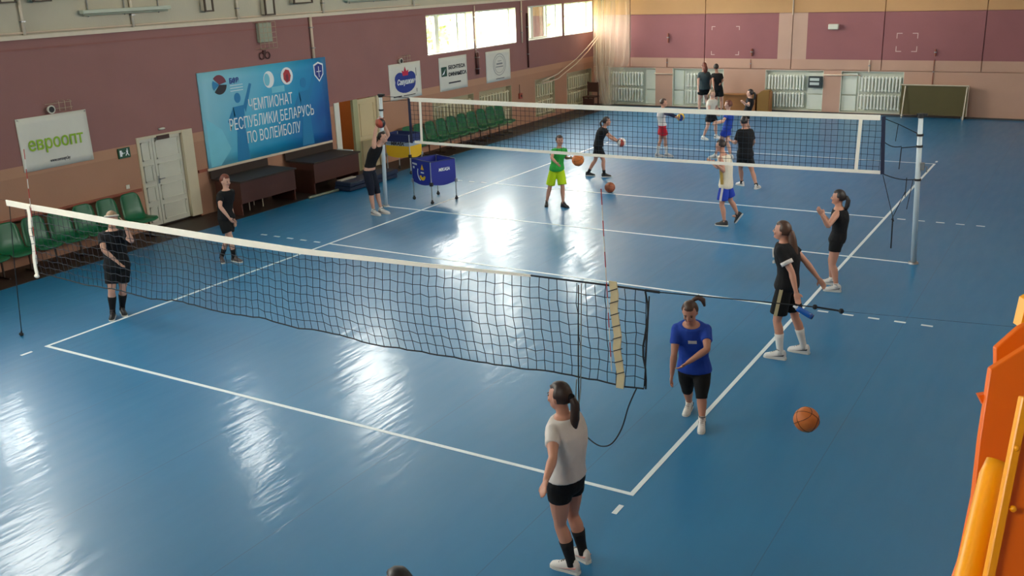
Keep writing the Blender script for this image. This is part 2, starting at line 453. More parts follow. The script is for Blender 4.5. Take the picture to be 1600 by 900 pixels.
# ------------------------------------------------------------------ windows
def window(n, plane, c, out, a, b, z0, z1, mull):
    P = (lambda w, u, v: (w, u, v)) if plane == 'X' else (lambda w, u, v: (u, w, v))
    w0, w1 = c + out * 0.62, c + out * 0.82
    e = empty('window_%d' % n, P(c, (a + b) / 2, z0), kind='structure')
    m = MB(); fw = 0.06
    m.box(P(w0, a, z0), P(w1, b, z0 + fw)); m.box(P(w0, a, z1 - fw), P(w1, b, z1)); m.box(P(w0, a, z0 + fw), P(w1, a + fw, z1 - fw)); m.box(P(w0, b - fw, z0 + fw), P(w1, b, z1 - fw))
    m.build('window_frame', M_FRAME, e)
    edges = [a + fw] + [a + (b - a) * k for k, _ in mull] + [b - fw]
    for k, wd in mull:
        u = a + (b - a) * k
        m = MB(); m.box(P(w0, u - wd / 2, z0 + fw), P(w1, u + wd / 2, z1 - fw)); m.build('mullion', M_FRAME, e)
    wm = (w0 + w1) / 2
    for i in range(len(edges) - 1):
        m = MB(); m.add([P(wm, edges[i], z0 + fw), P(wm, edges[i + 1], z0 + fw), P(wm, edges[i + 1], z1 - fw), P(wm, edges[i], z1 - fw)], [(0, 1, 2, 3)])
        m.build('pane', M_PANE, e)
    # painted reveals and sill
    m = MB(); s = 0.006 if out < 0 else -0.006
    m.box(P(w0, a, z0), P(c - s * 4, b, z0 + 0.025)); m.build('window_sill', M_FRAME, e)
    m = MB(); m.box(P(w0, a, z0 + 0.025), P(c, a + 0.012, z1)); m.box(P(w0, b - 0.012, z0 + 0.025), P(c, b, z1)); m.box(P(w0, a, z1 - 0.012), P(c, b, z1)); m.build('reveal', M_FRAME, e)
n = 1
for i, (a, b) in enumerate(LOWER_WIN):
    window(n, 'X', XL, -0.42, a, b, *LOWER_Z, [[(0.5, 0.08)], [(0.36, 0.20), (0.80, 0.10)], [(0.30, 0.05), (0.75, 0.05)], [(0.30, 0.16), (0.72, 0.10)], [(0.35, 0.05), (0.75, 0.05)]][i]); n += 1
for a, b in UPPER_WIN:
    window(n, 'X', XL, -0.42, a, b, *UPPER_Z, [(0.33, 0.08), (0.66, 0.08)]); n += 1
for a, b in RIGHT_FILL_WIN:
    window(n, 'X', XR, 0.42, a, b, *RIGHT_Z, [(0.33, 0.08), (0.66, 0.08)]); n += 1
for a, b in NEAR_FILL_WIN:
    window(n, 'Y', YN, -0.3, a, b, *NEAR_Z, [(0.33, 0.08), (0.66, 0.08)]); n += 1

# ------------------------------------------------------------------ doors
M_DOOR = mat('door_paint', (196, 194, 180), rough=0.5, var=0.06, scale=5)
M_DOORF = mat('door_frame_paint', (196, 184, 158), rough=0.5, var=0.06)
M_GAP = mat('dark_gap', (60, 54, 48), rough=0.9)
e = empty('door_1', (XL, 6.0, 0), kind='structure')
a, b, _, zt = DOOR1
m = MB(); m.box((XL - 0.10, a, 0.05), (XL + 0.03, a + 0.05, zt)); m.box((XL - 0.10, b - 0.27, 0.05), (XL + 0.05, b, zt)); m.box((XL - 0.10, a + 0.05, zt - 0.05), (XL + 0.03, b - 0.27, zt)); m.build('door_frame', M_DOORF, e)
def leaf(y0, y1, npan, pz):
    m = MB(); m.box((XL - 0.09, y0, 0.05), (XL - 0.03, y1, zt - 0.055)); lf = m.build('door_leaf', M_DOOR, e)
    for k in range(npan):
        z0 = pz[k] + 0.05; z1 = pz[k + 1] - 0.05
        m = MB()
        for (p, q, r_, s_) in ((y0 + 0.06, y0 + 0.085, z0, z1), (y1 - 0.085, y1 - 0.06, z0, z1), (y0 + 0.06, y1 - 0.06, z0, z0 + 0.025), (y0 + 0.06, y1 - 0.06, z1 - 0.025, z1)):
            m.box((XL - 0.03, p, r_), (XL - 0.012, q, s_))
        m.build('panel_moulding', M_DOOR, lf)
    return lf
leaf(a + 0.055, a + 0.40, 4, [0.08, 0.5, 0.92, 1.36, 1.84]); lw = leaf(a + 0.41, b - 0.28, 4, [0.08, 0.5, 0.92, 1.36, 1.84])
m = MB(); m.box((XL - 0.03, a + 0.43, 0.90), (XL - 0.02, a + 0.47, 1.06)); m.tube([(XL - 0.02, a + 0.45, 1.0), (XL + 0.03, a + 0.45, 1.0), (XL + 0.03, a + 0.56, 1.0)], 0.011, 8); m.build('door_handle', M_METAL, lw)
m = MB(); m.box((XL - 0.14, a + 0.4, 0.05), (XL - 0.10, a + 0.42, zt - 0.06)); m.box((XL - 0.18, a, 0.0), (XL - 0.10, b, zt)); m.build('door_gap', M_GAP, e)

e2 = empty('door_2', (XL, 12.2, 0), kind='structure')
a, b, _, zt = DOOR2
m = MB()
m.box((XL - 0.12, a, 0.0), (XL + 0.03, a + 0.12, zt)); m.box((XL - 0.10, a + 0.12, 0.0), (XL + 0.0, a + 0.22, zt)); m.build('door_jamb', M_FRAME, e2)
m = MB(); m.box((XL - 0.2, b - 0.10, 0.0), (XL + 0.04, b, zt)); m.build('door_jamb', M_DOORF, e2)
M_GRN = mat('pale_green_door_edge', (158, 158, 122), rough=0.6, var=0.06)
m = MB(); m.box((XL - 0.05, 12.02, 0.0), (XL + 0.03, 12.20, zt)); m.build('door_post', M_GRN, e2)
M_BEIGE = mat('beige_door_leaf', (196, 178, 140), rough=0.6, var=0.06)
m = MB(); m.box((XL - 0.06, 12.20, 0.01), (XL - 0.01, 12.99, zt - 0.02)); lf = m.build('door_leaf', M_BEIGE, e2)
for z0, z1 in ((0.12, 0.75), (0.87, 1.72)):
    m = MB()
    for (p, q, r_, s_) in ((12.30, 12.32, z0, z1), (12.87, 12.89, z0, z1), (12.30, 12.89, z0, z0 + 0.02), (12.30, 12.89, z1 - 0.02, z1)):
        m.box((XL - 0.01, p, r_), (XL + 0.005, q, s_))
    m.build('panel_moulding', M_BEIGE, lf)
# the corridor behind the open door
M_ORANGE_W = mat('orange_corridor_paint', (196, 132, 74), rough=0.8, var=0.08)
m = MB(); m.box((-16.2, 9.5, 0.0), (-16.0, 14.0, 2.9)); m.box((-16.0, 9.4, 0.0), (XL - 0.42, 9.5, 2.9)); m.box((-16.0, 14.0, 0.0), (XL - 0.42, 14.1, 2.9)); m.build('wall_corridor', M_ORANGE_W, kind='structure')
m = MB(); m.box((-16.2, 9.4, -0.1), (XL - 0.42, 14.1, 0.0)); m.build('floor_corridor', M_STRIP, kind='structure')
m = MB(); m.box((-16.2, 9.4, 2.9), (XL - 0.42, 14.1, 3.0)); m.build('ceiling_corridor', M_CEIL, kind='structure')
M_BULB = bpy.data.materials.new('lamp_glow'); M_BULB.use_nodes = True
_b = M_BULB.node_tree.nodes['Principled BSDF']; _b.inputs['Emission Color'].default_value = (1, 0.8, 0.55, 1); _b.inputs['Emission Strength'].default_value = 6.0
cl = empty('ceiling_lamp', (-14.9, 11.8, 2.9), 'round ceiling lamp in the orange corridor behind the open door', 'lamp')
m = MB(); m.ball((-14.9, 11.8, 2.86), (0.17, 0.17, 0.07), 12, 6); m.build('lamp_globe', M_BULB, cl, smooth=True)
m = MB(); m.tube([(-14.9, 11.8, 2.9), (-14.9, 11.8, 2.87)], 0.19, 14); m.build('lamp_base', M_WHITE, cl)
ld = bpy.data.lights.new('corridor_bulb', 'POINT'); ld.energy = 5; ld.color = (1, 0.75, 0.5); ld.shadow_soft_size = 0.15
lo = bpy.data.objects.new('corridor_bulb', ld); COL.objects.link(lo); lo.parent = cl; lo.location = (0, 0, -0.2)

# ------------------------------------------------------------------ outdoors seen through the windows
M_GRASS = mat('lawn', (96, 120, 62), rough=0.9, var=0.25, scale=0.8)
m = MB(); m.box((-120, -60, -1.3), (XL - 0.5, 110, -1.2)); m.build('ground_outside', M_GRASS, kind='structure')
M_LEAF = mat('tree_leaves', (150, 170, 110), rough=0.8, var=0.4, scale=6)
M_BARK = mat('bark', (92, 76, 60), rough=0.9, var=0.3)
def tree(x, y, h, r, label):
    e = empty('tree', (x, y, -1.2), label, 'tree', 'trees outside the windows')
    m = MB(); m.tube([(x, y, -1.2), (x + 0.1, y, h * 0.35), (x, y + 0.1, h * 0.7)], [0.22, 0.16, 0.07], 8); m.build('trunk', M_BARK, e, smooth=True)
    m = MB(); rnd = random.Random(int(x * 7 + y * 3))
    for k in range(420):
        d = Vector((rnd.gauss(0, 1), rnd.gauss(0, 1), rnd.gauss(0, 1))).normalized() * (r * rnd.uniform(0.45, 1.0))
        c = Vector((x, y, h * 0.66)) + Vector((d.x, d.y, d.z * 1.25)); s = rnd.uniform(0.16, 0.34)
        t1 = Vector((rnd.gauss(0, 1), rnd.gauss(0, 1), rnd.gauss(0, 1))).normalized(); t2 = t1.orthogonal().normalized()
        m.add([c - t1 * s, c + t2 * s * 0.6, c + t1 * s, c - t2 * s * 0.6], [(0, 1, 2, 3)])
    m.build('foliage', M_LEAF, e)
tree(-24, 31, 5.0, 1.7, 'leafy tree outside, seen through the first low window from the door')
tree(-24, 41.5, 5.0, 1.8, 'leafy tree outside, seen through the third low window')
tree(-32, 37.5, 6.5, 2.0, 'leafy tree standing further off outside the windows')
# ------------------------------------------------------------------ nets
M_CORD = mat('net_cord', (20, 32, 46), rough=0.8, var=0.15, scale=30)
M_TAPE = mat('white_tape', (238, 232, 218), rough=0.7, var=0.05, scale=10)
M_TAPE_OLD = mat('worn_cream_tape', (206, 190, 150), rough=0.75, var=0.12, scale=14)
M_NAVY = mat('navy_webbing', (24, 30, 58), rough=0.7, var=0.1)
M_RED = mat('red_stripe', (176, 50, 44), rough=0.5)
M_WSTRIPE = mat('white_stripe', (214, 208, 200), rough=0.5)
def interp(tab, x):
    for i in range(len(tab) - 1):
        if tab[i][0] <= x <= tab[i + 1][0]:
            k = (x - tab[i][0]) / (tab[i + 1][0] - tab[i][0]); k = k * k * (3 - 2 * k) * 0.5 + k * 0.5
            return tab[i][1] + (tab[i + 1][1] - tab[i][1]) * k
    return tab[0][1] if x < tab[0][0] else tab[-1][1]
def cord(mb, pts, w):
    """thin three-sided cord in the net plane"""
    rings = []
    for i, p in enumerate(pts):
        d = (pts[min(i + 1, len(pts) - 1)] - pts[max(i - 1, 0)]).normalized()
        s = d.cross(Vector((0, 1, 0))).normalized(); t = Vector((0, 1, 0))
        rings.append([p + s * w, p - s * 0.5 * w + t * 0.8 * w, p - s * 0.5 * w - t * 0.8 * w])
    mb.loft(rings, cap=False)
def netting(y, x0, x1, top, bot, nx, nz, w, shear, wob, seed, name, parent, bulge=0.0):
    rnd = random.Random(seed); G = {}
    for i in range(nx + 1):
        for j in range(nz + 1):
            k = j / nz; x = x0 + (x1 - x0) * i / nx
            zt, zb = top(x), bot(x)
            ed = min(1, i / 6.0, (nx - i) / 6.0)
            xx = x + shear * math.sin(k * 3.0 + x * 0.8) * ed * k + rnd.uniform(-wob, wob)
            zz = zt + (zb - zt) * k + rnd.uniform(-wob, wob) + (0.06 * (zt - zb) / nz) * (1 if (i % 2) else -1) * (shear > 0) * (0 < j < nz)
            yy = y + bulge * math.sin(k * math.pi) * math.sin(x * 0.9 + 0.6)
            G[i, j] = Vector((xx, yy, zz))
    mb = MB()
    for i in range(nx + 1): cord(mb, [G[i, j] for j in range(nz + 1)], w)
    for j in range(1, nz): cord(mb, [G[i, j] for i in range(nx + 1)], w)
    return mb.build(name, M_CORD, parent, kind='stuff'), G
def smooth_path(pts, k=5):
    pts = [Vector(p) for p in pts]; out = []
    for i in range(len(pts) - 1):
        a, b, c, d = pts[max(i - 1, 0)], pts[i], pts[i + 1], pts[min(i + 2, len(pts) - 1)]
        for j in range(k):
            t = j / k; out.append(0.5 * ((2 * b) + (c - a) * t + (2 * a - 5 * b + 4 * c - d) * t * t + (3 * b - a - 3 * c + d) * t ** 3))
    return out + [pts[-1]]
def antenna(parent, x0, z0, x1, z1, y, nseg):
    for k in range(nseg):
        a, b = k / nseg, (k + 1) / nseg
        m = MB(); m.tube([(x0 + (x1 - x0) * a, y, z0 + (z1 - z0) * a), (x0 + (x1 - x0) * b, y, z0 + (z1 - z0) * b)], 0.005, 6)
        m.build('antenna_stripe', M_RED if k % 2 else M_WSTRIPE, parent)

# far net, on the centre line
NY = 9.0
far_net = empty('volleyball_net', (-4.4, NY, 0.0), 'far volleyball net with white tapes strung between steel posts on the centre line', 'volleyball net')
ftop = lambda x: 2.40 - 0.02 * math.sin((x + 9.1) / 9.45 * math.pi); fbot = lambda x: 1.475 - 0.03 * math.sin((x + 9.1) / 9.45 * math.pi)
netting(NY, -9.12, 0.36, lambda x: ftop(x) - 0.06, fbot, 95, 9, 0.0042, 0.0, 0.003, 3, 'netting', far_net)
def tape(name, pts_top, hfun, y, material, parent):
    m = MB(); rings = []
    for (x, z) in pts_top:
        h = hfun(x); rings.append([Vector((x, y - 0.007, z)), Vector((x, y + 0.007, z)), Vector((x, y + 0.007, z - h)), Vector((x, y - 0.007, z - h))])
    m.loft(rings); return m.build(name, material, parent)
tape('top_tape', [(-9.12 + 9.44 * k / 24, ftop(-9.12 + 9.44 * k / 24) + 0.01) for k in range(25)], lambda x: 0.085, NY, M_TAPE, far_net)
tape('bottom_tape', [(-9.05 + 9.46 * k / 24, fbot(-9.05 + 9.46 * k / 24) + 0.03) for k in range(25)], lambda x: 0.055, NY, M_TAPE, far_net)
for x in (-8.86, 0.0):
    m = MB(); m.bar((x + 0.02, NY - 0.012, 2.33), (x - 0.0, NY - 0.012, 1.46), 0.055, 0.008, (0, 1, 0)); m.build('side_band', M_TAPE, far_net)
for x, x2 in ((-9.13, -9.13), (0.37, 0.42)):
    m = MB(); m.bar((x, NY - 0.004, 2.39), (x2, NY - 0.004, 1.45), 0.06, 0.014, (0, 1, 0)); m.build('end_webbing', M_NAVY, far_net)
def rope(mb, p, q, sag=0.0, r=0.008, n=8):
    p, q = Vector(p), Vector(q)
    mb.tube([p + (q - p) * (k / n) - Vector((0, 0, sag * math.sin(math.pi * k / n))) for k in range(n + 1)], r, 5)
PX = 0.98
m = MB()
rope(m, (0.36, NY, 2.39), (PX, NY, 2.40), 0.0, 0.006); rope(m, (0.37, NY, 2.36), (0.62, NY, 2.27), 0.0, 0.007); rope(m, (0.62, NY, 2.27), (PX - 0.03, NY, 2.12), -0.0, 0.007)
rope(m, (0.39, NY, 1.99), (0.68, NY, 1.92), 0.04); rope(m, (0.68, NY, 1.90), (PX, NY, 1.94), 0.0); rope(m, (0.68, NY, 1.91), (0.67, NY, 1.55), 0.0)
rope(m, (0.42, NY, 1.46), (PX - 0.03, NY, 1.40), 0.04); rope(m, (0.80, NY, 1.42), (0.80, NY, 1.10), 0, 0.007); rope(m, (0.8, NY, 1.2), (0.62, NY, 0.70), 0.0, 0.006); rope(m, (0.43, NY, 1.44), (0.66, NY, 0.68), 0.0, 0.006)
rope(m, (0.64, NY, 0.72), (0.65, NY, 0.22), 0.0, 0.012); rope(m, (0.9, NY, 1.40), (0.84, NY, 0.9), 0.0, 0.006); rope(m, (0.6, NY, 2.27), (0.58, NY, 2.0), 0, 0.006)
m.build('tie_rope', M_ROPE, far_net)
for p_, q_, g_ in (((-9.13, NY, 2.40), (-9.82, NY, 2.41), 0), ((-9.13, NY, 2.36), (-9.82, NY, 2.30), 0), ((-9.13, NY, 1.48), (-9.86, NY, 1.42), 0.03)):
    m = MB(); rope(m, p_, q_, g_, 0.006); m.build('tie_rope', M_ROPE, far_net)
def post(xb, xt, label):
    e = empty('net_post', (xb, NY, 0), label, 'net post', 'steel posts of the far net')
    P = lambda z: Vector((xb + (xt - xb) * z / 2.43, NY, z))
    m = MB(); m.tube([P(0), P(1.5), P(2.42)], [0.045, 0.042, 0.036], 14); m.build('post_tube', mat('pale_blue_steel', (196, 208, 214), rough=0.3, metal=0.0, var=0.06), e, smooth=True)
    m = MB(); m.tube([P(0), P(0.03)], [0.085, 0.075], 14); m.build('base_collar', M_METAL, e)
    m = MB(); m.tube([P(2.39), P(2.46)], 0.05, 10); m.bar(P(2.44) + Vector((-0.06, 0, 0)), P(2.44) + Vector((0.1, 0, 0)), 0.05, 0.04); m.build('pulley', M_BLACK, e)
    for z in (2.12, 1.94, 1.40):
        m = MB(); m.tube([P(z - 0.018), P(z + 0.018)], 0.053, 10); m.build('strap', M_BLACK, e)
    m = MB(); m.box(P(1.62) + Vector((0.04, -0.03, -0.06)), P(1.62) + Vector((0.09, 0.03, 0.06))); m.tube([P(1.62) + Vector((0.09, 0, 0)), P(1.62) + Vector((0.13, 0, 0)), P(1.62) + Vector((0.13, 0, -0.09))], 0.008, 6); m.build('crank', M_METAL, e)
post(1.02, 0.93, 'steel net post with black straps at the right end of the far net')
post(-9.96, -9.88, 'steel net post behind the player reaching up with a ball')

# near net, slung above the end line
NN = 0.10
near_net = empty('volleyball_net', (-4.4, NN, 0.0), 'near volleyball net, slack black mesh with a long white top tape', 'volleyball net')
T_TOP = [(-9.42, 2.045), (-8.94, 2.03), (-6.93, 1.985), (-4.02, 1.955), (-2.63, 1.98), (-1.1, 2.02), (-0.22, 2.03), (0.12, 2.03)]
T_BOT = [(-9.2, 1.05), (-8.77, 1.05), (-8.0, 1.01), (-7.4, 1.03), (-6.6, 1.00), (-6.19, 1.04), (-5.4, 1.0), (-4.77, 1.03), (-4.2, 0.99), (-3.88, 1.02), (-3.1, 0.98), (-2.54, 1.0), (-1.66, 1.02), (-0.77, 1.07), (-0.15, 1.06), (0.12, 1.07)]
ntop = lambda x: interp(T_TOP, x); nbot = lambda x: interp(T_BOT, x)
_, G = netting(NN, -9.05, 0.08, lambda x: ntop(x) - 0.01, nbot, 92, 9, 0.0042, 0.05, 0.007, 5, 'netting', near_net, bulge=0.03)
NTH = lambda x: 0.08 if x < -5.0 else max(0.022, 0.08 - (x + 5.0) * 0.015)
tape('top_tape', [(-9.46 + 8.36 * k / 40, ntop(-9.46 + 8.36 * k / 40) + 0.008) for k in range(41)], NTH, NN - 0.002, M_TAPE, near_net)
m = MB(); m.tube([Vector((-1.12 + 1.2 * k / 10, NN, ntop(-1.12 + 1.2 * k / 10))) for k in range(11)], 0.009, 5); m.build('top_cord', M_ROPE, near_net)
m = MB(); m.tube([G[i, 9] + Vector((0, 0, 0)) for i in range(93)], 0.008, 5); m.build('bottom_cord', M_ROPE, near_net)
m = MB(); m.tube([G[92, j] + Vector((0.02 * math.sin(j * 0.9), 0, 0)) for j in range(10)], 0.009, 5); m.build('edge_cord', M_ROPE, near_net)
m = MB(); rings = []
for k in range(9):
    z = 2.02 - k * 0.125; x = -8.95 + 0.014 * math.sin(k * 1.7) - 0.012 * k; rings.append([Vector((x + a * 0.033, NN - 0.02 + b * 0.006, z)) for a, b in ((-1, -1), (1, -1), (1, 1), (-1, 1))])
m.loft(rings); m.ball((-9.05, NN - 0.02, 1.01), (0.055, 0.025, 0.03), 8, 5); m.build('side_band', M_TAPE, near_net)
m = MB(); rings = []
for k in range(9):
    z = 2.08 - k * 0.13; x = -0.23 + 0.012 * math.sin(k * 2.1) + 0.010 * k; rings.append([Vector((x + a * 0.038, NN - 0.02 + b * 0.006, z)) for a, b in ((-1, -1), (1, -1), (1, 1), (-1, 1))])
m.loft(rings); m.build('side_band', M_TAPE_OLD, near_net)
for k in range(8):
    m = MB(); m.bar((-0.27 + 0.01 * k, NN - 0.03, 1.98 - k * 0.115), (-0.18 + 0.01 * k, NN - 0.03, 2.02 - k * 0.115), 0.008, 0.006, (0, 1, 0)); m.build('lacing', M_ROPE, near_net)
antenna(near_net, -8.97, 1.2, -8.78, 2.80, NN - 0.03, 12)
antenna(near_net, -0.24, 1.2, -0.335, 2.93, NN - 0.03, 12)
m = MB()
rope(m, (0.08, NN, 2.03), (0.22, NN, 2.03), 0.0, 0.012); rope(m, (0.2, NN, 2.03), (1.18, NN, 2.075), 0.0, 0.005); rope(m, (1.18, NN, 2.075), (1.6, NN, 2.09), 0.0, 0.005)
m.ball((1.58, NN, 2.09), 0.022, 8, 5); m.ball((1.79, NN, 2.085), 0.022, 8, 5); rope(m, (1.6, NN, 2.09), (1.8, NN, 2.085), 0.0, 0.008); rope(m, (1.8, NN, 2.085), (XR, NN, 2.3), 0.0, 0.0010)
m.build('tension_rope', M_ROPE, near_net)
m = MB(); rope(m, (0.12, NN, 1.98), (0.08, NN, 1.1), -0.0, 0.007); m.tube(smooth_path(p for p in ((0.0, NN, 1.06), (-0.08, NN, 0.86), (-0.15, NN, 0.62), (-0.25, NN, 0.44), (-0.36, NN, 0.38), (-0.47, NN, 0.41), (-0.56, NN, 0.50), (-0.6, NN, 0.7), (-0.6, NN - 0.01, 1.0), (-0.59, NN - 0.02, 1.5), (-0.58, NN - 0.02, 2.0))), 0.007, 6); m.build('loose_rope', M_ROPE, near_net, smooth=True)
m = MB(); m.tube(smooth_path(p for p in ((-0.55, NN - 0.02, 2.02), (-0.56, NN - 0.03, 1.3), (-0.57, NN - 0.03, 0.95), (-0.59, NN - 0.03, 0.75), (-0.555, NN - 0.03, 0.62), (-0.62, NN - 0.03, 0.8), (-0.61, NN - 0.03, 1.05))), 0.006, 6); m.build('loose_rope', mat('grey_cord', (120, 124, 122), rough=0.8), near_net, smooth=True)
m = MB(); rope(m, (-9.40, NN, 2.03), (-9.55, NN, 1.2), 0.02, 0.006); rope(m, (-9.55, NN, 1.2), (-9.72, NN, 0.08), 0.0, 0.007); m.ball((-9.74, NN, 0.03), (0.04, 0.03, 0.028), 8, 5); rope(m, (-9.72, NN, 0.08), (-9.74, NN, 0.03), 0, 0.012); m.build('loose_rope', M_ROPE, near_net)
m = MB(); rope(m, (-9.40, NN, 2.04), (XL + 0.01, NN, 2.25), 0.0, 0.0012); m.build('tension_rope', M_ROPE, near_net)

# ------------------------------------------------------------------ banners and signs on the left wall
WX = XL + 0.004
def panel_banner(name, y0, y1, z0, z1, material, label, wave=0.012, thick=0.012):
    e = empty(name, (WX, (y0 + y1) / 2, z0), label, 'banner')
    n_, k_ = 16, 8; m = MB(); front = []
    for i in range(n_ + 1):
        for j in range(k_ + 1):
            y = y0 + (y1 - y0) * i / n_; z = z0 + (z1 - z0) * j / k_
            front.append(Vector((WX + thick + wave * (0.5 + 0.5 * math.sin(i * 0.9 + j * 0.35)), y, z)))
    fs = [(i * (k_ + 1) + j, (i + 1) * (k_ + 1) + j, (i + 1) * (k_ + 1) + j + 1, i * (k_ + 1) + j + 1) for i in range(n_) for j in range(k_)]
    m.add(front, fs); nn = len(front)
    back = [Vector((WX, p.y, p.z)) for p in front]; m.add(back, [f[::-1] for f in fs])
    def edge(idx):
        for a, b in zip(idx[:-1], idx[1:]): m.f.append((a, b, b + nn, a + nn))
    edge([j for j in range(k_ + 1)]); edge([n_ * (k_ + 1) + j for j in range(k_ + 1)]); edge([i * (k_ + 1) for i in range(n_ + 1)]); edge([i * (k_ + 1) + k_ for i in range(n_ + 1)])
    m.build('sheet', material, e, smooth=True)
    return e
M_SHEET = mat('white_banner_cloth', (208, 206, 196), rough=0.7, var=0.04, scale=4)
M_INK = mat('dark_print', (44, 44, 52), rough=0.7)
M_GREEN_INK = mat('green_print', (142, 178, 44), rough=0.7, var=0.05)
TXW = WX + 0.031
Y = lambda u, v: on_x(u, v, XL)
b1 = panel_banner('banner', 2.81, 4.26, 1.665, 2.625, M_SHEET, 'white cloth banner with large green lettering left of the white door')
wall_text('lettering', 'евроопт', 0.34, TXW, 3.53, 2.13, M_GREEN_INK, b1, bold=0.004, width=1.14)
wall_text('small_lettering', 'www.evroopt.by', 0.09, TXW, 3.55, 1.80, M_INK, b1, width=0.42)
for y in (2.84, 4.23):
    m = MB(); m.tube([(WX, y, 2.60), (WX + 0.036, y, 2.60)], 0.012, 8); m.build('grommet', M_METAL, b1)

# championship banner
def grad_mat():
    m = mat('blue_championship_print', (40, 140, 180), rough=0.45, var=0.0)
    nt = m.node_tree; N = nt.nodes; L = nt.links; b = N['Principled BSDF']
    tc = N.new('ShaderNodeTexCoord'); sp = N.new('ShaderNodeSeparateXYZ'); L.new(tc.outputs['Object'], sp.inputs[0])
    nz = N.new('ShaderNodeTexNoise'); nz.inputs['Scale'].default_value = 0.9; nz.inputs['Detail'].default_value = 2; L.new(tc.outputs['Object'], nz.inputs['Vector'])
    a1 = N.new('ShaderNodeMath'); a1.operation = 'MULTIPLY_ADD'; a1.inputs[1].default_value = 0.22; a1.inputs[2].default_value = 0.38; L.new(sp.outputs['Y'], a1.inputs[0])
    a2 = N.new('ShaderNodeMath'); a2.operation = 'MULTIPLY_ADD'; a2.inputs[1].default_value = -0.13; L.new(sp.outputs['Z'], a2.inputs[0]); L.new(a1.outputs[0], a2.inputs[2])
    a3 = N.new('ShaderNodeMath'); a3.operation = 'MULTIPLY_ADD'; a3.inputs[1].default_value = 0.35; L.new(nz.outputs[0], a3.inputs[0]); L.new(a2.outputs[0], a3.inputs[2])
    cr = N.new('ShaderNodeValToRGB'); L.new(a3.outputs[0], cr.inputs[0])
    E = cr.color_ramp.elements
    E[0].position = 0.0; E[0].color = lin((126, 186, 206)); E[1].position = 1.0; E[1].color = lin((20, 62, 140))
    for ps, c in ((0.3, (70, 168, 204)), (0.55, (24, 138, 186)), (0.8, (16, 108, 172))):
        q = E.new(ps); q.color = lin(c)
    L.new(cr.outputs[0], b.inputs['Base Color'])
    return m
b2 = panel_banner('banner', 7.05, 11.12, 0.975, 3.02, grad_mat(), 'big light blue championship banner with white lettering and emblems', wave=0.004, thick=0.03)
M_WINK = mat('white_print', (226, 230, 232), rough=0.6)
TX2 = WX + 0.038
for body, y, z, w in (('ЧЕМПИОНАТ', 9.12, 2.16, 1.42), ('РЕСПУБЛИКИ БЕЛАРУСЬ', 9.15, 1.80, 2.75), ('ПО ВОЛЕЙБОЛУ', 9.13, 1.45, 1.75)):
    wall_text('lettering', body, 0.36, TX2, y, z, M_WINK, b2, bold=0.0, width=w)
m = MB(); m.box((WX, 7.0, 0.925), (WX + 0.05, 11.1, 0.975)); m.build('bottom_batten', M_TRIM, b2)
def disc(mb, y, z, ry, rz, x=TX2, n=20, t=0.002, a0=0, a1=2 * math.pi):
    full = abs(a1 - a0 - 2 * math.pi) < 1e-6
    pts = [(x, y + ry * math.cos(a0 + (a1 - a0) * k / n), z + rz * math.sin(a0 + (a1 - a0) * k / n)) for k in range(n if full else n + 1)]
    if not full: pts.append((x, y, z))
    mb.prism(pts, (t, 0, 0))
def flat(name, material, parent, fn):
    m = MB(); fn(m); return m.build(name, material, parent)
M_BP1 = mat('pale_blue_print', (112, 190, 212), rough=0.5); M_BP2 = mat('deep_blue_print', (22, 120, 172), rough=0.5); M_MAROON = mat('maroon_print', (110, 44, 62), rough=0.5); M_DBLUE = mat('royal_blue_print', (30, 52, 132), rough=0.5)
# printed player figures in lighter and darker blue
def figure(yc, z0, s, material):
    def fn(m):
        disc(m, yc, z0 + 1.62 * s, 0.11 * s, 0.13 * s, x=TX2 - 0.003)
        m.prism([(TX2 - 0.003, yc + a * s, z0 + b * s) for a, b in ((-0.20, 1.40), (0.20, 1.42), (0.16, 0.75), (0.22, 0.0), (-0.24, 0.0), (-0.14, 0.75))], (0.0015, 0, 0))
        m.prism([(TX2 - 0.003, yc + a * s, z0 + b * s) for a, b in ((0.18, 1.40), (0.46, 1.95), (0.54, 1.92), (0.24, 1.22))], (0.0015, 0, 0))
        m.prism([(TX2 - 0.003, yc + a * s, z0 + b * s) for a, b in ((-0.18, 1.40), (-0.42, 1.05), (-0.34, 0.98), (-0.14, 1.18))], (0.0015, 0, 0))
    flat('printed_figure', material, b2, fn)
figure(8.1, 0.99, 0.86, M_BP2); figure(10.25, 1.0, 0.92, M_BP2)
flat('printed_shape', M_BP1, b2, lambda m: m.prism([(TX2 - 0.0045, y, z) for y, z in ((7.12, 0.99), (7.12, 2.05), (7.55, 1.75), (7.75, 1.30), (7.40, 0.99))], (0.001, 0, 0)))
flat('emblem', M_MAROON, b2, lambda m: disc(m, 7.62, 2.72, 0.21, 0.21, a0=0.2, a1=2.4)); flat('emblem', M_INK, b2, lambda m: disc(m, 7.62, 2.72, 0.21, 0.21, a0=3.9, a1=6.2)); flat('emblem', M_BP2, b2, lambda m: disc(m, 7.62, 2.72, 0.20, 0.20, a0=2.6, a1=3.7))
wall_text('small_lettering', 'БФВ', 0.15, TX2, 8.06, 2.76, M_DBLUE, b2, bold=0.006, width=0.28)
for z in (2.66, 2.60, 2.54): flat('small_print_line', M_WINK, b2, lambda m, z=z: m.box((TX2, 7.92, z), (TX2 + 0.001, 8.30, z + 0.012)))
flat('emblem', M_WINK, b2, lambda m: disc(m, 9.12, 2.68, 0.17, 0.19)); flat('emblem', M_BP1, b2, lambda m: disc(m, 9.06, 2.68, 0.09, 0.14, x=TX2 + 0.003))
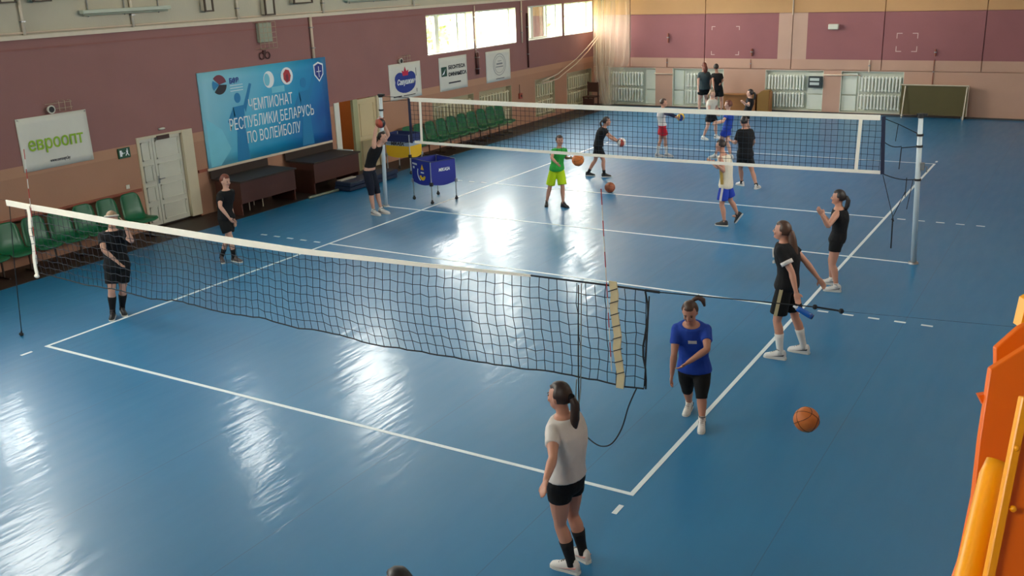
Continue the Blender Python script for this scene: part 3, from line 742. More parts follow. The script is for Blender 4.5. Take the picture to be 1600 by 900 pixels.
flat('emblem', M_WINK, b2, lambda m: disc(m, 9.72, 2.70, 0.2, 0.2)); flat('emblem', mat('red_print', (170, 50, 58), rough=0.5), b2, lambda m: disc(m, 9.72, 2.70, 0.13, 0.16, x=TX2 + 0.003, n=7)); flat('emblem', M_MAROON, b2, lambda m: disc(m, 9.72, 2.66, 0.05, 0.10, x=TX2 + 0.006, n=5))
flat('shield', M_WINK, b2, lambda m: m.prism([(TX2, 10.83 + a, 2.70 + b) for a, b in ((-0.17, 0.17), (0, 0.23), (0.17, 0.17), (0.16, -0.08), (0, -0.25), (-0.16, -0.08))], (0.002, 0, 0)))
flat('shield', M_DBLUE, b2, lambda m: m.prism([(TX2 + 0.003, 10.83 + a * 0.82, 2.70 + b * 0.82) for a, b in ((-0.17, 0.17), (0, 0.23), (0.17, 0.17), (0.16, -0.08), (0, -0.25), (-0.16, -0.08))], (0.002, 0, 0)))
flat('shield', M_WINK, b2, lambda m: (m.box((TX2 + 0.006, 10.75, 2.69), (TX2 + 0.008, 10.91, 2.71)), m.box((TX2 + 0.006, 10.82, 2.56), (TX2 + 0.008, 10.84, 2.82))))
flat('printed_tag', M_BP1, b2, lambda m: m.box((TX2, 9.18, 2.36), (TX2 + 0.0015, 9.60, 2.50)))

# three sponsor signs
b3 = panel_banner('banner', 13.62, 15.06, 1.63, 2.59, M_SHEET, 'white square sign with a dark blue cloud-shaped badge and red crown', wave=0.004)
TX3 = WX + 0.020
flat('badge', M_DBLUE, b3, lambda m: (disc(m, 14.32, 2.04, 0.47, 0.26, x=TX3), disc(m, 14.08, 2.18, 0.23, 0.17, x=TX3 + 0.0004), disc(m, 14.58, 2.18, 0.22, 0.17, x=TX3 + 0.0008)))
wall_text('lettering', 'Савушкин', 0.2, TX3 + 0.006, 14.33, 2.08, M_WINK, b3, bold=0.004, width=0.80, shear=0.3)
flat('crown', mat('crimson_print', (190, 40, 70), rough=0.5), b3, lambda m: m.prism([(TX3 + 0.003, 14.33 + a, 2.34 + b) for a, b in ((-0.12, -0.09), (-0.15, 0.06), (-0.06, 0.02), (0, 0.15), (0.06, 0.02), (0.15, 0.06), (0.12, -0.09))], (0.002, 0, 0)))
flat('small_print_line', M_INK, b3, lambda m: (m.box((TX3, 13.75, 1.70), (TX3 + 0.002, 14.12, 1.73)), m.box((TX3, 14.2, 1.70), (TX3 + 0.002, 14.75, 1.72)), m.box((TX3, 14.82, 2.2), (TX3 + 0.002, 14.84, 2.42)), m.box((TX3, 14.82, 1.76), (TX3 + 0.002, 14.84, 1.86))))
b4 = panel_banner('banner', 15.97, 17.42, 1.61, 2.57, M_SHEET, 'white square sign with two lines of dark capitals and a green mark', wave=0.004)
flat('green_mark', mat('dark_green_print', (34, 74, 60), rough=0.5), b4, lambda m: m.box((TX3, 16.06, 2.03), (TX3 + 0.002, 16.34, 2.30)))
flat('green_mark', M_WINK, b4, lambda m: m.prism([(TX3 + 0.003, 16.08 + a, 2.05 + b) for a, b in ((0, 0.02), (0.12, 0.12), (0.2, 0.2), (0.12, 0.05))], (0.001, 0, 0)))
wall_text('lettering', 'БЕСНТЕСА', 0.14, TX3, 16.87, 2.26, M_INK, b4, bold=0.006, width=0.88); wall_text('lettering', 'DИНАМІСА', 0.14, TX3, 16.90, 2.06, M_INK, b4, bold=0.006, width=0.94)
flat('small_print_line', M_INK, b4, lambda m: m.box((TX3, 16.42, 1.80), (TX3 + 0.002, 17.05, 1.84)))
b5 = panel_banner('banner', 18.50, 19.95, 1.59, 2.54, M_SHEET, 'white square sign with a faint grey oval emblem', wave=0.004)
M_GREYINK = mat('grey_print', (128, 130, 132), rough=0.6)
def ring(m, y, z, ry, rz, w, x=TX3, n=28):
    for k in range(n):
        a, b = 2 * math.pi * k / n, 2 * math.pi * (k + 1) / n
        m.prism([(x, y + q * math.cos(c), z + q2 * math.sin(c)) for q, q2, c in ((ry, rz, a), (ry, rz, b), (ry - w, rz - w, b), (ry - w, rz - w, a))], (0.001, 0, 0))
flat('oval_emblem', M_GREYINK, b5, lambda m: (ring(m, 19.28, 2.10, 0.38, 0.34, 0.018), ring(m, 19.28, 2.10, 0.30, 0.26, 0.012, x=TX3 + 0.001), m.box((TX3, 19.06, 2.02), (TX3 + 0.002, 19.5, 2.05)), m.box((TX3, 19.1, 2.10), (TX3 + 0.002, 19.46, 2.15)), m.box((TX3, 19.18, 2.2), (TX3 + 0.002, 19.4, 2.22))))
flat('small_print_line', M_INK, b5, lambda m: m.box((TX3, 19.05, 1.66), (TX3 + 0.002, 19.55, 1.68)))

# exit sign, plates, switches
es = empty('exit_sign', (WX, 4.97, 1.57), 'small green emergency exit sign left of the white door', 'sign')
m = MB(); m.box((WX, 4.82, 1.57), (WX + 0.03, 5.10, 1.77)); m.build('sign_plate', mat('exit_green', (18, 74, 50), rough=0.4), es, bevel=0.004)
def run(m):
    x = WX + 0.031
    m.box((x, 4.85, 1.61), (x + 0.001, 4.90, 1.73)); m.box((x, 4.92, 1.665), (x + 0.001, 4.98, 1.675)); m.prism([(x, 4.92, 1.64), (x, 4.92, 1.70), (x, 4.89, 1.67)], (0.001, 0, 0))
    disc(m, 5.03, 1.735, 0.013, 0.015, x=x, n=8); m.prism([(x, 5.0, 1.715), (x, 5.05, 1.715), (x, 5.04, 1.66), (x, 5.07, 1.61), (x, 5.05, 1.605), (x, 5.025, 1.65), (x, 4.99, 1.61), (x, 4.975, 1.62), (x, 5.01, 1.665)], (0.001, 0, 0))
flat('running_figure', M_WINK, es, run)
pl = MB(); pl.box((XL + 0.031, 5.78, 1.80), (XL + 0.045, 6.10, 1.885)); pl.build('door_plate', mat('dark_brown_plate', (58, 34, 26), rough=0.4), label='small dark plate fixed above the white door', cat='plate', origin=(XL, 5.94, 1.80), bevel=0.003)
def small_box(name, y, z, w, h, d, material, label, cat, bev=0.004):
    e = empty(name, (WX, y, z), label, cat)
    m = MB(); m.box((WX, y - w / 2, z - h / 2), (WX + d, y + w / 2, z + h / 2)); m.build('housing', material, e, bevel=bev)
    m = MB(); m.box((WX + d, y - w / 4, z - h / 4), (WX + d + 0.008, y + w / 4, z + h / 4)); m.build('rocker', M_WHITE, e)
    return e
small_box('light_switch', 4.93, 0.99, 0.08, 0.08, 0.02, M_WHITE, 'small white switch on the wall left of the white door', 'switch')
e = empty('emergency_lamp', (WX, 5.95, 2.02), 'small white lamp on the wall above the white door', 'lamp')
m = MB(); m.ball((WX + 0.03, 5.95, 2.01), (0.03, 0.08, 0.025), 10, 6); m.build('lamp_cover', M_WHITE, e, smooth=True); m = MB(); m.box((WX, 5.88, 1.99), (WX + 0.015, 6.02, 2.03)); m.build('lamp_base', M_METAL, e)
e = empty('alarm_button', (WX, 20.5, 0.97), 'small red alarm box on the wall between two radiators', 'alarm')
m = MB(); m.box((WX, 20.42, 0.88), (WX + 0.06, 20.60, 1.06)); m.build('housing', mat('alarm_red', (150, 62, 44), rough=0.5), e, bevel=0.01); m = MB(); m.tube([(WX + 0.06, 20.51, 0.97), (WX + 0.075, 20.51, 0.97)], 0.03, 10); m.build('button', M_BLACK, e); m = MB(); m.tube([(WX + 0.01, 20.5, 1.06), (WX + 0.01, 20.5, 1.34)], 0.008, 6); m.build('cable', M_BLACK, e)
# pipes and bars on the wall
M_PIPE = mat('cream_pipe_paint', (206, 184, 162), rough=0.5)
def wall_pipe(y, z0, z1, r, material, label, cat='pipe', n_clip=2):
    e = empty('wall_pipe', (WX, y, z0), label, cat)
    m = MB(); m.tube([(WX + r + 0.012, y, z0), (WX + r + 0.012, y, z1)], r, 10); m.build('pipe', material, e, smooth=True)
    for k in range(n_clip):
        z = z0 + (z1 - z0) * (k + 0.5) / n_clip
        m = MB(); m.box((WX, y - r - 0.012, z - 0.012), (WX + 2 * r + 0.018, y + r + 0.012, z + 0.012)); m.build('clip', M_METAL, e)
wall_pipe(10.70, 3.03, 3.985, 0.035, M_PIPE, 'cream pipe running down the wall to the top of the blue banner')
M_DRED = mat('dark_red_steel', (66, 26, 22), rough=0.5)
wall_pipe(17.94, 1.93, 2.60, 0.05, M_DRED, 'short thick dark red bar on the wall between two white signs', 'bar')
wall_pipe(21.08, 1.84, 3.58, 0.028, M_DRED, 'long thin dark red bar on the wall left of the third low window', 'bar')
wall_pipe(17.945, 2.62, 3.95, 0.02, M_PIPE, 'thin cream pipe on the wall between the two nearer low windows')
wall_pipe(20.72, 2.66, 3.98, 0.025, M_PIPE, 'thin cream pipe on the wall between the second and third low windows')

# caged lamp and floodlights on the left wall
M_LAMPGREY = mat('lamp_glass', (152, 158, 140), rough=0.3, var=0.1, scale=20)
M_WIRE = mat('cream_wire', (170, 150, 126), rough=0.5, metal=0.3)
def cage(y0, y1, z0, z1, label, name='caged_lamp'):
    e = empty(name, (WX, (y0 + y1) / 2, z0), label, 'lamp')
    m = MB(); m.box((WX, y0 + 0.07, z0 + 0.14), (WX + 0.12, y1 - 0.07, z1 - 0.02)); m.build('lamp_body', M_LAMPGREY, e, bevel=0.01)
    for k in range(5):
        y = y0 + (y1 - y0) * k / 4
        m = MB(); m.tube([(WX, y, z1), (WX + 0.17, y, z1), (WX + 0.17, y, z0), (WX, y, z0)], 0.006, 5); m.build('cage_wire', M_WIRE, e)
    for k in range(6):
        z = z0 + (z1 - z0) * k / 5
        m = MB(); m.tube([(WX + 0.17, y0, z), (WX + 0.17, y1, z)], 0.006, 5); m.build('cage_wire', M_WIRE, e)
cage(8.86, 9.38, 3.38, 3.96, 'caged lamp box hanging under the ledge above the blue banner')
e = empty('wall_hooks', (WX, 9.1, 3.16), 'two dark metal rings on the wall just above the blue banner', 'hook')
for y in (9.0, 9.18):
    m = MB(); m.tube([(WX + 0.03, y + 0.075 * math.cos(a * math.pi / 8), 3.22 + 0.075 * math.sin(a * math.pi / 8)) for a in range(17)], 0.013, 6, cap=False); m.build('ring', M_DRED, e)
m = MB(); m.box((WX, 9.05, 3.26), (WX + 0.04, 9.13, 3.34)); m.build('bracket', M_DRED, e)
def spot(y, z, label):
    e = empty('spotlight', (WX, y, z), label, 'lamp')
    m = MB(); m.tube([(WX + 0.02, y, z), (WX + 0.10, y, z)], [0.05, 0.08], 12); m.build('lamp_head', M_WHITE, e)
    m = MB(); m.tube([(WX + 0.095, y, z), (WX + 0.105, y, z)], 0.055, 12); m.build('lens', M_BLACK, e)
    for q in (0.18, 0.30, 0.42):
        m = MB(); m.tube([(WX, y + q, z - 0.05), (WX + 0.08, y + q, z - 0.05), (WX + 0.08, y + q, z + 0.13), (WX, y + q, z + 0.13)], 0.006, 5); m.build('guard_wire', M_WIRE, e)
    m = MB(); m.tube([(WX + 0.08, y - 0.1, z + 0.1), (WX + 0.08, y + 0.45, z + 0.1)], 0.006, 5); m.tube([(WX + 0.08, y + 0.1, z), (WX + 0.08, y + 0.45, z)], 0.006, 5); m.build('guard_wire', M_WIRE, e)
spot(3.50, 2.72, 'small round spotlight with wire guard on top of the green lettered banner')
spot(14.1, 2.66, 'small round spotlight with wire guard above the sign with the blue badge')

# fittings on the pale upper wall
def upper_lamp(y0, y1, z, label):
    e = empty('strip_light', (WX, (y0 + y1) / 2, z), label, 'lamp')
    m = MB(); m.box((WX + 0.04, y0, z), (WX + 0.16, y1, z + 0.07)); m.build('lamp_body', mat('pale_green_enamel', (176, 182, 166), rough=0.5), e, bevel=0.008)
    m = MB(); m.tube([(WX + 0.10, y0 + 0.05, z - 0.02), (WX + 0.10, y1 - 0.05, z - 0.02)], 0.018, 8); m.build('tube', M_LAMPGREY, e)
    for k in range(3):
        y = y0 + (y1 - y0) * (0.1 + 0.4 * k); m = MB(); m.tube([(WX + 0.02, y, z - 0.06), (WX + 0.02, y, z + 0.5)], 0.012, 6); m.bar((WX, y, z + 0.03), (WX + 0.05, y, z + 0.03), 0.03); m.build('bracket', M_METAL, e)
upper_lamp(4.45, 6.5, 4.36, 'long pale strip light on the upper wall left of centre')
upper_lamp(12.0, 14.4, 4.30, 'long pale strip light on the upper wall over the open doorway')
def upper_box(y0, y1, z0, label):
    e = empty('loudspeaker', (WX, (y0 + y1) / 2, z0), label, 'loudspeaker')
    m = MB(); m.box((WX, y0, z0), (WX + 0.14, y1, z0 + 0.32)); m.build('speaker_box', mat('speaker_cream', (186, 178, 160), rough=0.6), e, bevel=0.01)
    m = MB()
    for (p, q, r_, s_) in ((y0, y1, z0 - 0.02, z0 + 0.01), (y0 - 0.02, y0 + 0.01, z0 - 0.02, z0 + 0.32), (y1 - 0.01, y1 + 0.02, z0 - 0.02, z0 + 0.32)): m.box((WX + 0.13, p, r_), (WX + 0.17, q, s_))
    m.build('grille_frame', M_DADO if False else mat('brown_frame', (74, 60, 50), rough=0.6), e)
upper_box(2.86, 3.14, 4.63, 'boxy loudspeaker with dark rim at the upper left corner')
upper_box(3.50, 3.82, 4.63, 'boxy loudspeaker with dark rim beside the corner one')
upper_box(7.4, 7.6, 4.28, 'small boxy loudspeaker above the ledge left of the caged lamp')
upper_box(9.15, 9.42, 4.12, 'small square loudspeaker on the upper wall above the caged lamp')
upper_box(10.1, 10.7, 4.33, 'wide low loudspeaker on the upper wall above the cream pipe')
for y in (3.28, 5.62, 8.4, 11.2, 14.9): wall_pipe(y, 4.06, 4.98, 0.028, M_TRIM, {3.28: 'pale pipe on the upper wall between the corner loudspeakers', 5.62: 'pale pipe on the upper wall crossing the first strip light', 8.4: 'pale pipe on the upper wall left of the square loudspeaker', 11.2: 'pale pipe on the upper wall right of the wide loudspeaker', 14.9: 'pale pipe on the upper wall beside the first low window'}[y])
m = MB(); m.tube([(XL + 0.03, YN + 0.1, 4.10), (XL + 0.03, 15.2, 4.09)], 0.015, 8); m.build('heating_pipe', M_PIPE, label='long thin pipe running along the upper wall above the ledge', cat='pipe', origin=(XL, 2, 4.2))
# ------------------------------------------------------------------ radiators
M_RAD = mat('radiator_enamel', (236, 236, 226), rough=0.4, var=0.05)
M_RADC = mat('radiator_cream', (200, 190, 158), rough=0.45, var=0.06)
def rib_mesh(material, name, h=0.50, w=0.055, d=0.07):
    m = MB()
    prof = []
    for z, k in ((0, 0.55), (0.03, 1.0), (h - 0.03, 1.0), (h, 0.55)):
        prof.append([Vector((a * w / 2 * k, b * d * k, z)) for a, b in ((-1, -0.55), (-0.5, -1), (0.5, -1), (1, -0.55), (1, 0.55), (0.5, 1), (-0.5, 1), (-1, 0.55))])
    m.loft(prof); return m.mesh(name, material, smooth=False)
RIB_W, RIB_C = rib_mesh(M_RAD, 'rib'), rib_mesh(M_RADC, 'rib', w=0.06, d=0.03)
def radiator(plane, u0, u1, nr, label, material, rib, group):
    """two stacked rows of ribs in a niche"""
    if plane == 'Y': base = Vector(((u0 + u1) / 2, YF + 0.06, 0.0)); e = empty('radiator', base, label, 'radiator', group); du = Vector((1, 0, 0)); rz = 0
    else: base = Vector((XL - 0.05, (u0 + u1) / 2, 0.0)); e = empty('radiator', base, label, 'radiator', group); du = Vector((0, 1, 0)); rz = math.pi / 2
    half = (u1 - u0) / 2
    for z in (0.16, 0.74):
        for k in range(nr):
            o = put('rib', rib, e, du * (-half + (k + 0.5) * 2 * half / nr) + Vector((0, 0, z)), rz)
        for zz in (z + 0.05, z + 0.45):
            m = MB(); c = base + Vector((0, 0, zz)); m.tube([c - du * half, c + du * half], 0.022, 8); m.build('header', material, e)
    m = MB(); c = base - du * (half + 0.05); m.tube([c + Vector((0, 0, 0.12)), c + Vector((0, 0, 1.30))], 0.016, 8)
    for z in (0.2, 0.61, 0.78, 1.19): m.tube([c + Vector((0, 0, z)), c + du * 0.08 + Vector((0, 0, z))], 0.014, 6)
    m.build('feed_pipe', material, e)
    return e
gR = 'radiators along the far wall'
radiator('Y', -12.50, -11.25, 11, 'white radiator in the far wall niche next to the hanging net', M_RAD, RIB_W, gR)
radiator('Y', -9.55, -8.35, 10, 'white radiator behind the two people standing at the far wall', M_RAD, RIB_W, gR)
radiator('Y', -6.62, -5.36, 12, 'white radiator with a dark notice holder at its right', M_RAD, RIB_W, gR)
radiator('Y', -3.55, -2.27, 12, 'white radiator next to the olive green board', M_RAD, RIB_W, gR)
gL = 'radiators along the left wall'
radiator('X', 15.75, 17.65, 11, 'cream radiator behind the left half of the far green seats', M_RADC, RIB_C, gL)
radiator('X', 18.15, 19.9, 10, 'cream radiator behind the right end of the far green seats', M_RADC, RIB_C, gL)
radiator('X', 21.7, 22.85, 7, 'cream radiator on the left wall beyond the far green seats', M_RADC, RIB_C, gL)
radiator('X', 24.0, 25.7, 10, 'cream radiator on the left wall nearest the far corner', M_RADC, RIB_C, gL)
def hpipe(p, q, r, label, material=None, name='heating_pipe'):
    m = MB(); m.tube([p, q], r, 8); m.build(name, material or M_PIPE, label=label, cat='pipe', origin=p, smooth=True)
hpipe((-10.76, YF - 0.03, 1.20), (-10.05, YF - 0.03, 1.20), 0.02, 'short cream pipe on the far wall between the two left radiators')
hpipe((-4.76, YF - 0.03, 1.27), (-3.55, YF - 0.03, 1.27), 0.022, 'short cream pipe on the far wall between the two right radiators')
# niche panels beside the radiators
for x0, x1, lab in ((-11.15, -10.78, 'a'), (-10.05, -9.68, 'b'), (-5.28, -4.78, 'c'), (-4.14, -3.68, 'd')):
    m = MB(); m.box((x0, YF + 0.10, 0.10), (x1, YF + 0.20, 0.60)); m.box((x0, YF + 0.10, 0.64), (x1, YF + 0.20, 1.33)); m.build('niche_panel', M_NICHE, wall_far)
# notice holder by the third radiator
e = empty('notice_holder', (-4.98, YF - 0.03, 0.86), 'dark holder with two white notices beside a far wall radiator', 'notice holder')
m = MB(); m.box((-5.22, YF - 0.06, 0.84), (-4.76, YF - 0.005, 1.22)); m.build('holder', mat('holder_black', (38, 46, 48), rough=0.5), e, bevel=0.01)
for z in (0.93, 1.07):
    m = MB(); m.box((-5.17, YF - 0.066, z), (-4.86, YF - 0.06, z + 0.09)); m.build('notice', mat('paper', (196, 204, 200), rough=0.8), e)
# lamp box on the far wall
e = empty('emergency_lamp', (-4.5, YF, 2.75), 'white box lamp on the far wall in the right mauve panel', 'lamp')
m = MB(); m.box((-4.66, YF - 0.14, 2.74), (-4.34, YF, 2.90)); m.build('lamp_box', M_WHITE, e, bevel=0.012); m = MB(); m.box((-4.64, YF - 0.145, 2.73), (-4.36, YF - 0.02, 2.742)); m.build('diffuser', M_LAMPGREY, e)
# painted corner marks (targets)
M_MARK = mat('chalk_white', (206, 176, 168), rough=0.8)
def target(x0, x1, z0, z1, l, label):
    e = empty('target_marks', ((x0 + x1) / 2, YF, z0), label, 'wall marking')
    for cx, sx in ((x0, 1), (x1, -1)):
        for cz, sz in ((z0, 1), (z1, -1)):
            m = MB(); m.box((cx, YF - 0.004, cz), (cx + sx * l, YF - 0.0005, cz + sz * 0.022)); m.box((cx, YF - 0.004, cz + sz * 0.022), (cx + sx * 0.022, YF - 0.0005, cz + sz * l)); m.build('corner_mark', M_MARK, e)
target(-8.66, -7.66, 1.88, 2.85, 0.13, 'four white corner marks painted in the left mauve panel of the far wall')
target(-2.54, -1.90, 2.03, 2.61, 0.17, 'four white corner marks painted in the right mauve panel of the far wall')
# thin pipes on the far wall
def far_pipe(x, z0, z1, r, material, label):
    e = empty('conduit', (x, YF, z0), label, 'conduit')
    m = MB(); m.tube([(x, YF - r - 0.004, z0), (x, YF - r - 0.004, z1)], r, 8); m.build('pipe', material, e)
    m = MB(); m.box((x - r - 0.01, YF - 2 * r - 0.008, (z0 + z1) / 2), (x + r + 0.01, YF, (z0 + z1) / 2 + 0.03)); m.build('clip', M_METAL, e)
far_pipe(-5.86, 3.2, 6.5, 0.02, M_PIPE, 'thin cream conduit rising on the orange part of the far wall')
far_pipe(-10.26, 2.3, 2.62, 0.03, M_DADO, 'short reddish bar in the left mauve panel near the hanging net')
far_pipe(-7.2, 1.86, 2.1, 0.03, M_DADO, 'short reddish bar in the left mauve panel right of the corner marks')
far_pipe(-1.35, 1.90, 2.12, 0.025, M_DADO, 'short reddish bar in the right mauve panel near the corner marks')
far_pipe(-10.30, 1.43, 1.74, 0.012, M_DADO, 'thin rod under the left mauve panel near the hanging net')
far_pipe(-7.23, 1.43, 1.74, 0.012, M_DADO, 'thin rod under the left mauve panel right of the two people')
far_pipe(-3.30, 1.38, 1.76, 0.022, M_PIPE, 'short cream conduit rising from the radiator next to the olive board')
far_pipe(-1.36, 1.02, 1.80, 0.012, M_DADO, 'thin rod on the wall above the olive green board')

# olive green board leaning at the far wall (folded table)
M_OLIVE = mat('olive_board', (84, 74, 34), rough=0.55, var=0.1)
e = empty('folded_table', (-1.25, 25.75, 0), 'olive green folded table tennis board standing against the far wall', 'table')
m = MB(); m.box((-2.22, 25.74, 0.10), (-0.27, 25.78, 1.02)); m.build('board', M_OLIVE, e)
m = MB(); m.box((-2.24, 25.72, 1.02), (-0.25, 25.80, 1.045)); m.box((-0.27, 25.72, 0.10), (-0.25, 25.80, 1.02)); m.build('board_edge', M_TRIM, e)
for x in (-0.30, -2.1):
    m = MB(); m.tube([(x, 25.72, 1.0), (x - 0.03, 25.60, 0.0)], 0.02, 8); m.build('leg', M_TRIM, e)
m = MB(); m.box((-2.2, 25.78, 0.0), (-2.12, 25.84, 0.1)); m.box((-0.4, 25.78, 0.0), (-0.32, 25.84, 0.1)); m.build('foot', M_METAL, e)
# low brown boards behind the players
M_BROWN = mat('brown_plywood', (158, 104, 56), rough=0.6, var=0.15, scale=2, stretch=(0.5, 4, 4))
e = empty('gym_bench', (-7.35, 25.62, 0), 'low brown plywood bench against the far wall behind the players', 'bench')
m = MB(); m.box((-8.02, 25.50, 0.56), (-6.85, 25.85, 0.60)); m.build('bench_top', M_BROWN, e)
m = MB(); m.box((-8.0, 25.53, 0.02), (-6.88, 25.56, 0.56)); m.build('front_panel', M_BROWN, e)
for x in (-7.98, -6.92):
    m = MB(); m.box((x, 25.56, 0.0), (x + 0.05, 25.83, 0.56)); m.build('leg', M_BROWN, e)
e = empty('plywood_box', (-6.62, 25.6, 0), 'brown plywood box beside the radiator with the notice holder', 'box')
M_OCHRE = mat('ochre_plywood', (140, 100, 40), rough=0.6, var=0.12)
m = MB(); m.prism([(-6.80, 25.50, 0.0), (-6.40, 25.50, 0.0), (-6.40, 25.50, 0.76), (-6.66, 25.50, 0.74), (-6.80, 25.50, 0.62)], (0, 0.30, 0)); m.build('box_body', M_OCHRE, e)
m = MB(); m.box((-6.36, 25.52, 0.0), (-6.40, 25.78, 0.72)); m.build('side_panel', M_BROWN, e)
# dark stand in the far corner
M_DARKWOOD = mat('dark_red_wood', (70, 36, 26), rough=0.5, var=0.15, stretch=(1, 4, 4))
e = empty('wooden_chair', (-12.65, 24.7, 0), 'dark reddish wooden chair standing in the far corner under the hanging net', 'chair')
for x, y, h in ((-12.92, 24.9, 0.98), (-12.52, 24.9, 0.98), (-12.92, 24.52, 0.45), (-12.52, 24.52, 0.45)):
    m = MB(); m.box((x - 0.02, y - 0.02, 0), (x + 0.02, y + 0.02, h)); m.build('leg', M_DARKWOOD, e)
m = MB(); m.box((-12.96, 24.48, 0.45), (-12.48, 24.93, 0.49)); m.build('seat', M_DARKWOOD, e, bevel=0.006)
m = MB(); m.box((-12.90, 24.885, 0.62), (-12.54, 24.915, 0.96)); m.build('backrest', M_DARKWOOD, e, bevel=0.005)
m = MB(); m.box((-12.90, 24.50, 0.06), (-12.54, 24.53, 0.42)); m.build('apron', M_DARKWOOD, e)

# hanging stop net gathered in the far corner
def net_cloth():
    m = bpy.data.materials.new('stop_net_mesh'); m.use_nodes = True
    nt = m.node_tree; N = nt.nodes; L = nt.links; b = N['Principled BSDF']
    b.inputs['Base Color'].default_value = lin((222, 206, 182)); b.inputs['Roughness'].default_value = 0.9
    tc = N.new('ShaderNodeTexCoord'); mpn = N.new('ShaderNodeMapping'); mpn.inputs['Scale'].default_value = (6, 6, 0.25); L.new(tc.outputs['Object'], mpn.inputs[0]); nz = N.new('ShaderNodeTexNoise'); nz.inputs['Scale'].default_value = 2; nz.inputs['Detail'].default_value = 1; L.new(mpn.outputs[0], nz.inputs['Vector'])
    mr = N.new('ShaderNodeMapRange'); mr.inputs[3].default_value = 0.12; mr.inputs[4].default_value = 0.42; L.new(nz.outputs[0], mr.inputs[0]); L.new(mr.outputs[0], b.inputs['Alpha'])
    return m
M_STOP = net_cloth()
e = empty('stop_net', (-12.1, 25.2, 0), 'tall beige stop net hanging gathered in the far corner', 'net')
def curtain_layer(y, ph, x0f, x1f):
    m = MB(); nu, nv = 44, 16
    for j in range(nv + 1):
        z = 0.12 + (6.9 - 0.12) * (j / nv) ** 1.3
        a, b = x0f(z), x1f(z)
        for i in range(nu + 1):
            k = i / nu
            m.v.append(Vector((a + (b - a) * k, y + 0.09 * math.sin(k * 26 + ph + 0.5 * math.sin(z * 1.1)) + 0.03 * math.sin(z * 2 + k * 9), z)))
    m.f = [(j * (nu + 1) + i, j * (nu + 1) + i + 1, (j + 1) * (nu + 1) + i + 1, (j + 1) * (nu + 1) + i) for j in range(nv) for i in range(nu)]
    m.build('net_fold', M_STOP, e, smooth=True)
xa = lambda z: interp([(0, -12.45), (0.6, -12.62), (1.4, -12.74), (7, -12.72)], z)
xb = lambda z: interp([(0, -12.0), (0.6, -11.98), (1.2, -11.85), (1.75, -11.46), (7, -11.42)], z)
curtain_layer(25.35, 0.0, xa, xb); curtain_layer(25.20, 1.7, xa, lambda z: (xa(z) + xb(z)) / 2 + 0.1); curtain_layer(25.1, 3.1, lambda z: xa(z) - 0.02, lambda z: xa(z) + 0.35)
m = MB(); m.tube([(-13.1, 25.3, 6.92), (-11.3, 25.3, 6.92)], 0.02, 8); m.build('hanging_rail', M_METAL, e)
for k in range(12):
    m = MB(); m.tube([(-12.7 + k * 0.115, 25.3, 6.86), (-12.7 + k * 0.115, 25.3, 6.96)], 0.012, 6); m.build('hook', M_METAL, e)
for k, dz in ((0, 0.0), (1, -0.16)):
    m = MB(); pts = [(-12.98, 25.9, 2.58 + dz * 0.6), (-12.98, 25.0, 2.20 + dz), (-12.98, 24.1, 1.86 + dz), (-12.98, 22.7, 1.47 + dz), (-12.98, 21.6, 1.34 + dz * 0.5)]; m.tube(pts, 0.017, 6)
    m.build('wall_rope', mat('cream_rope', (206, 180, 160), rough=0.8), label=['upper of two cream ropes slung across the left wall near the far corner', 'lower of two cream ropes slung across the left wall near the far corner'][k], cat='rope', origin=(-13, 23, 1.5), smooth=True)

# ------------------------------------------------------------------ rows of green seats
M_SEAT = mat('green_plastic', (14, 92, 58), rough=0.35, var=0.08, scale=4)
M_SEATLEG = mat('dark_seat_frame', (60, 48, 42), rough=0.5, metal=0.4)
def seat_mesh(w=0.44):
    """moulded bucket seat, faces +X, origin at the seat's back corner on the floor line"""
    prof = [(0.46, 0.395), (0.42, 0.425), (0.30, 0.42), (0.16, 0.41), (0.07, 0.43), (0.02, 0.50), (-0.01, 0.62), (-0.035, 0.77), (-0.055, 0.89), (-0.06, 0.92)]
    nw = 8; top = []; bot = []
    for k, (x, z) in enumerate(prof):
        ww = w * (1.0 if k < 6 else 1.0 - 0.025 * (k - 5) ** 1.5)
        for i in range(nw + 1):
            a = -1 + 2 * i / nw
            lift = 0.035 * a ** 4 if k < 5 else 0; fwd = 0.04 * a ** 4 if k >= 5 else 0
            drop = 0.05 * abs(a) ** 6 if k >= 8 else 0
            top.append(Vector((x + fwd, a * ww / 2, z + lift - drop))); bot.append(Vector((x + fwd - (0.012 if k >= 5 else 0), a * ww / 2, z + lift - drop - (0.014 if k < 5 else 0.004))))
    m = MB(); W = nw + 1; P = len(prof)
    fs = [(k * W + i, k * W + i + 1, (k + 1) * W + i + 1, (k + 1) * W + i) for k in range(P - 1) for i in range(nw)]
    m.add(top, fs); n0 = len(top); m.add(bot, [f[::-1] for f in fs])
    loop = [i for i in range(W)] + [k * W + nw for k in range(1, P)] + [(P - 1) * W + i for i in range(nw - 1, -1, -1)] + [k * W for k in range(P - 2, 0, -1)]
    for q in range(len(loop)):
        a, b = loop[q], loop[(q + 1) % len(loop)]; m.f.append((a, b, b + n0, a + n0))
    return m.mesh('seat', M_SEAT, smooth=True)
SEAT = seat_mesh(0.49)
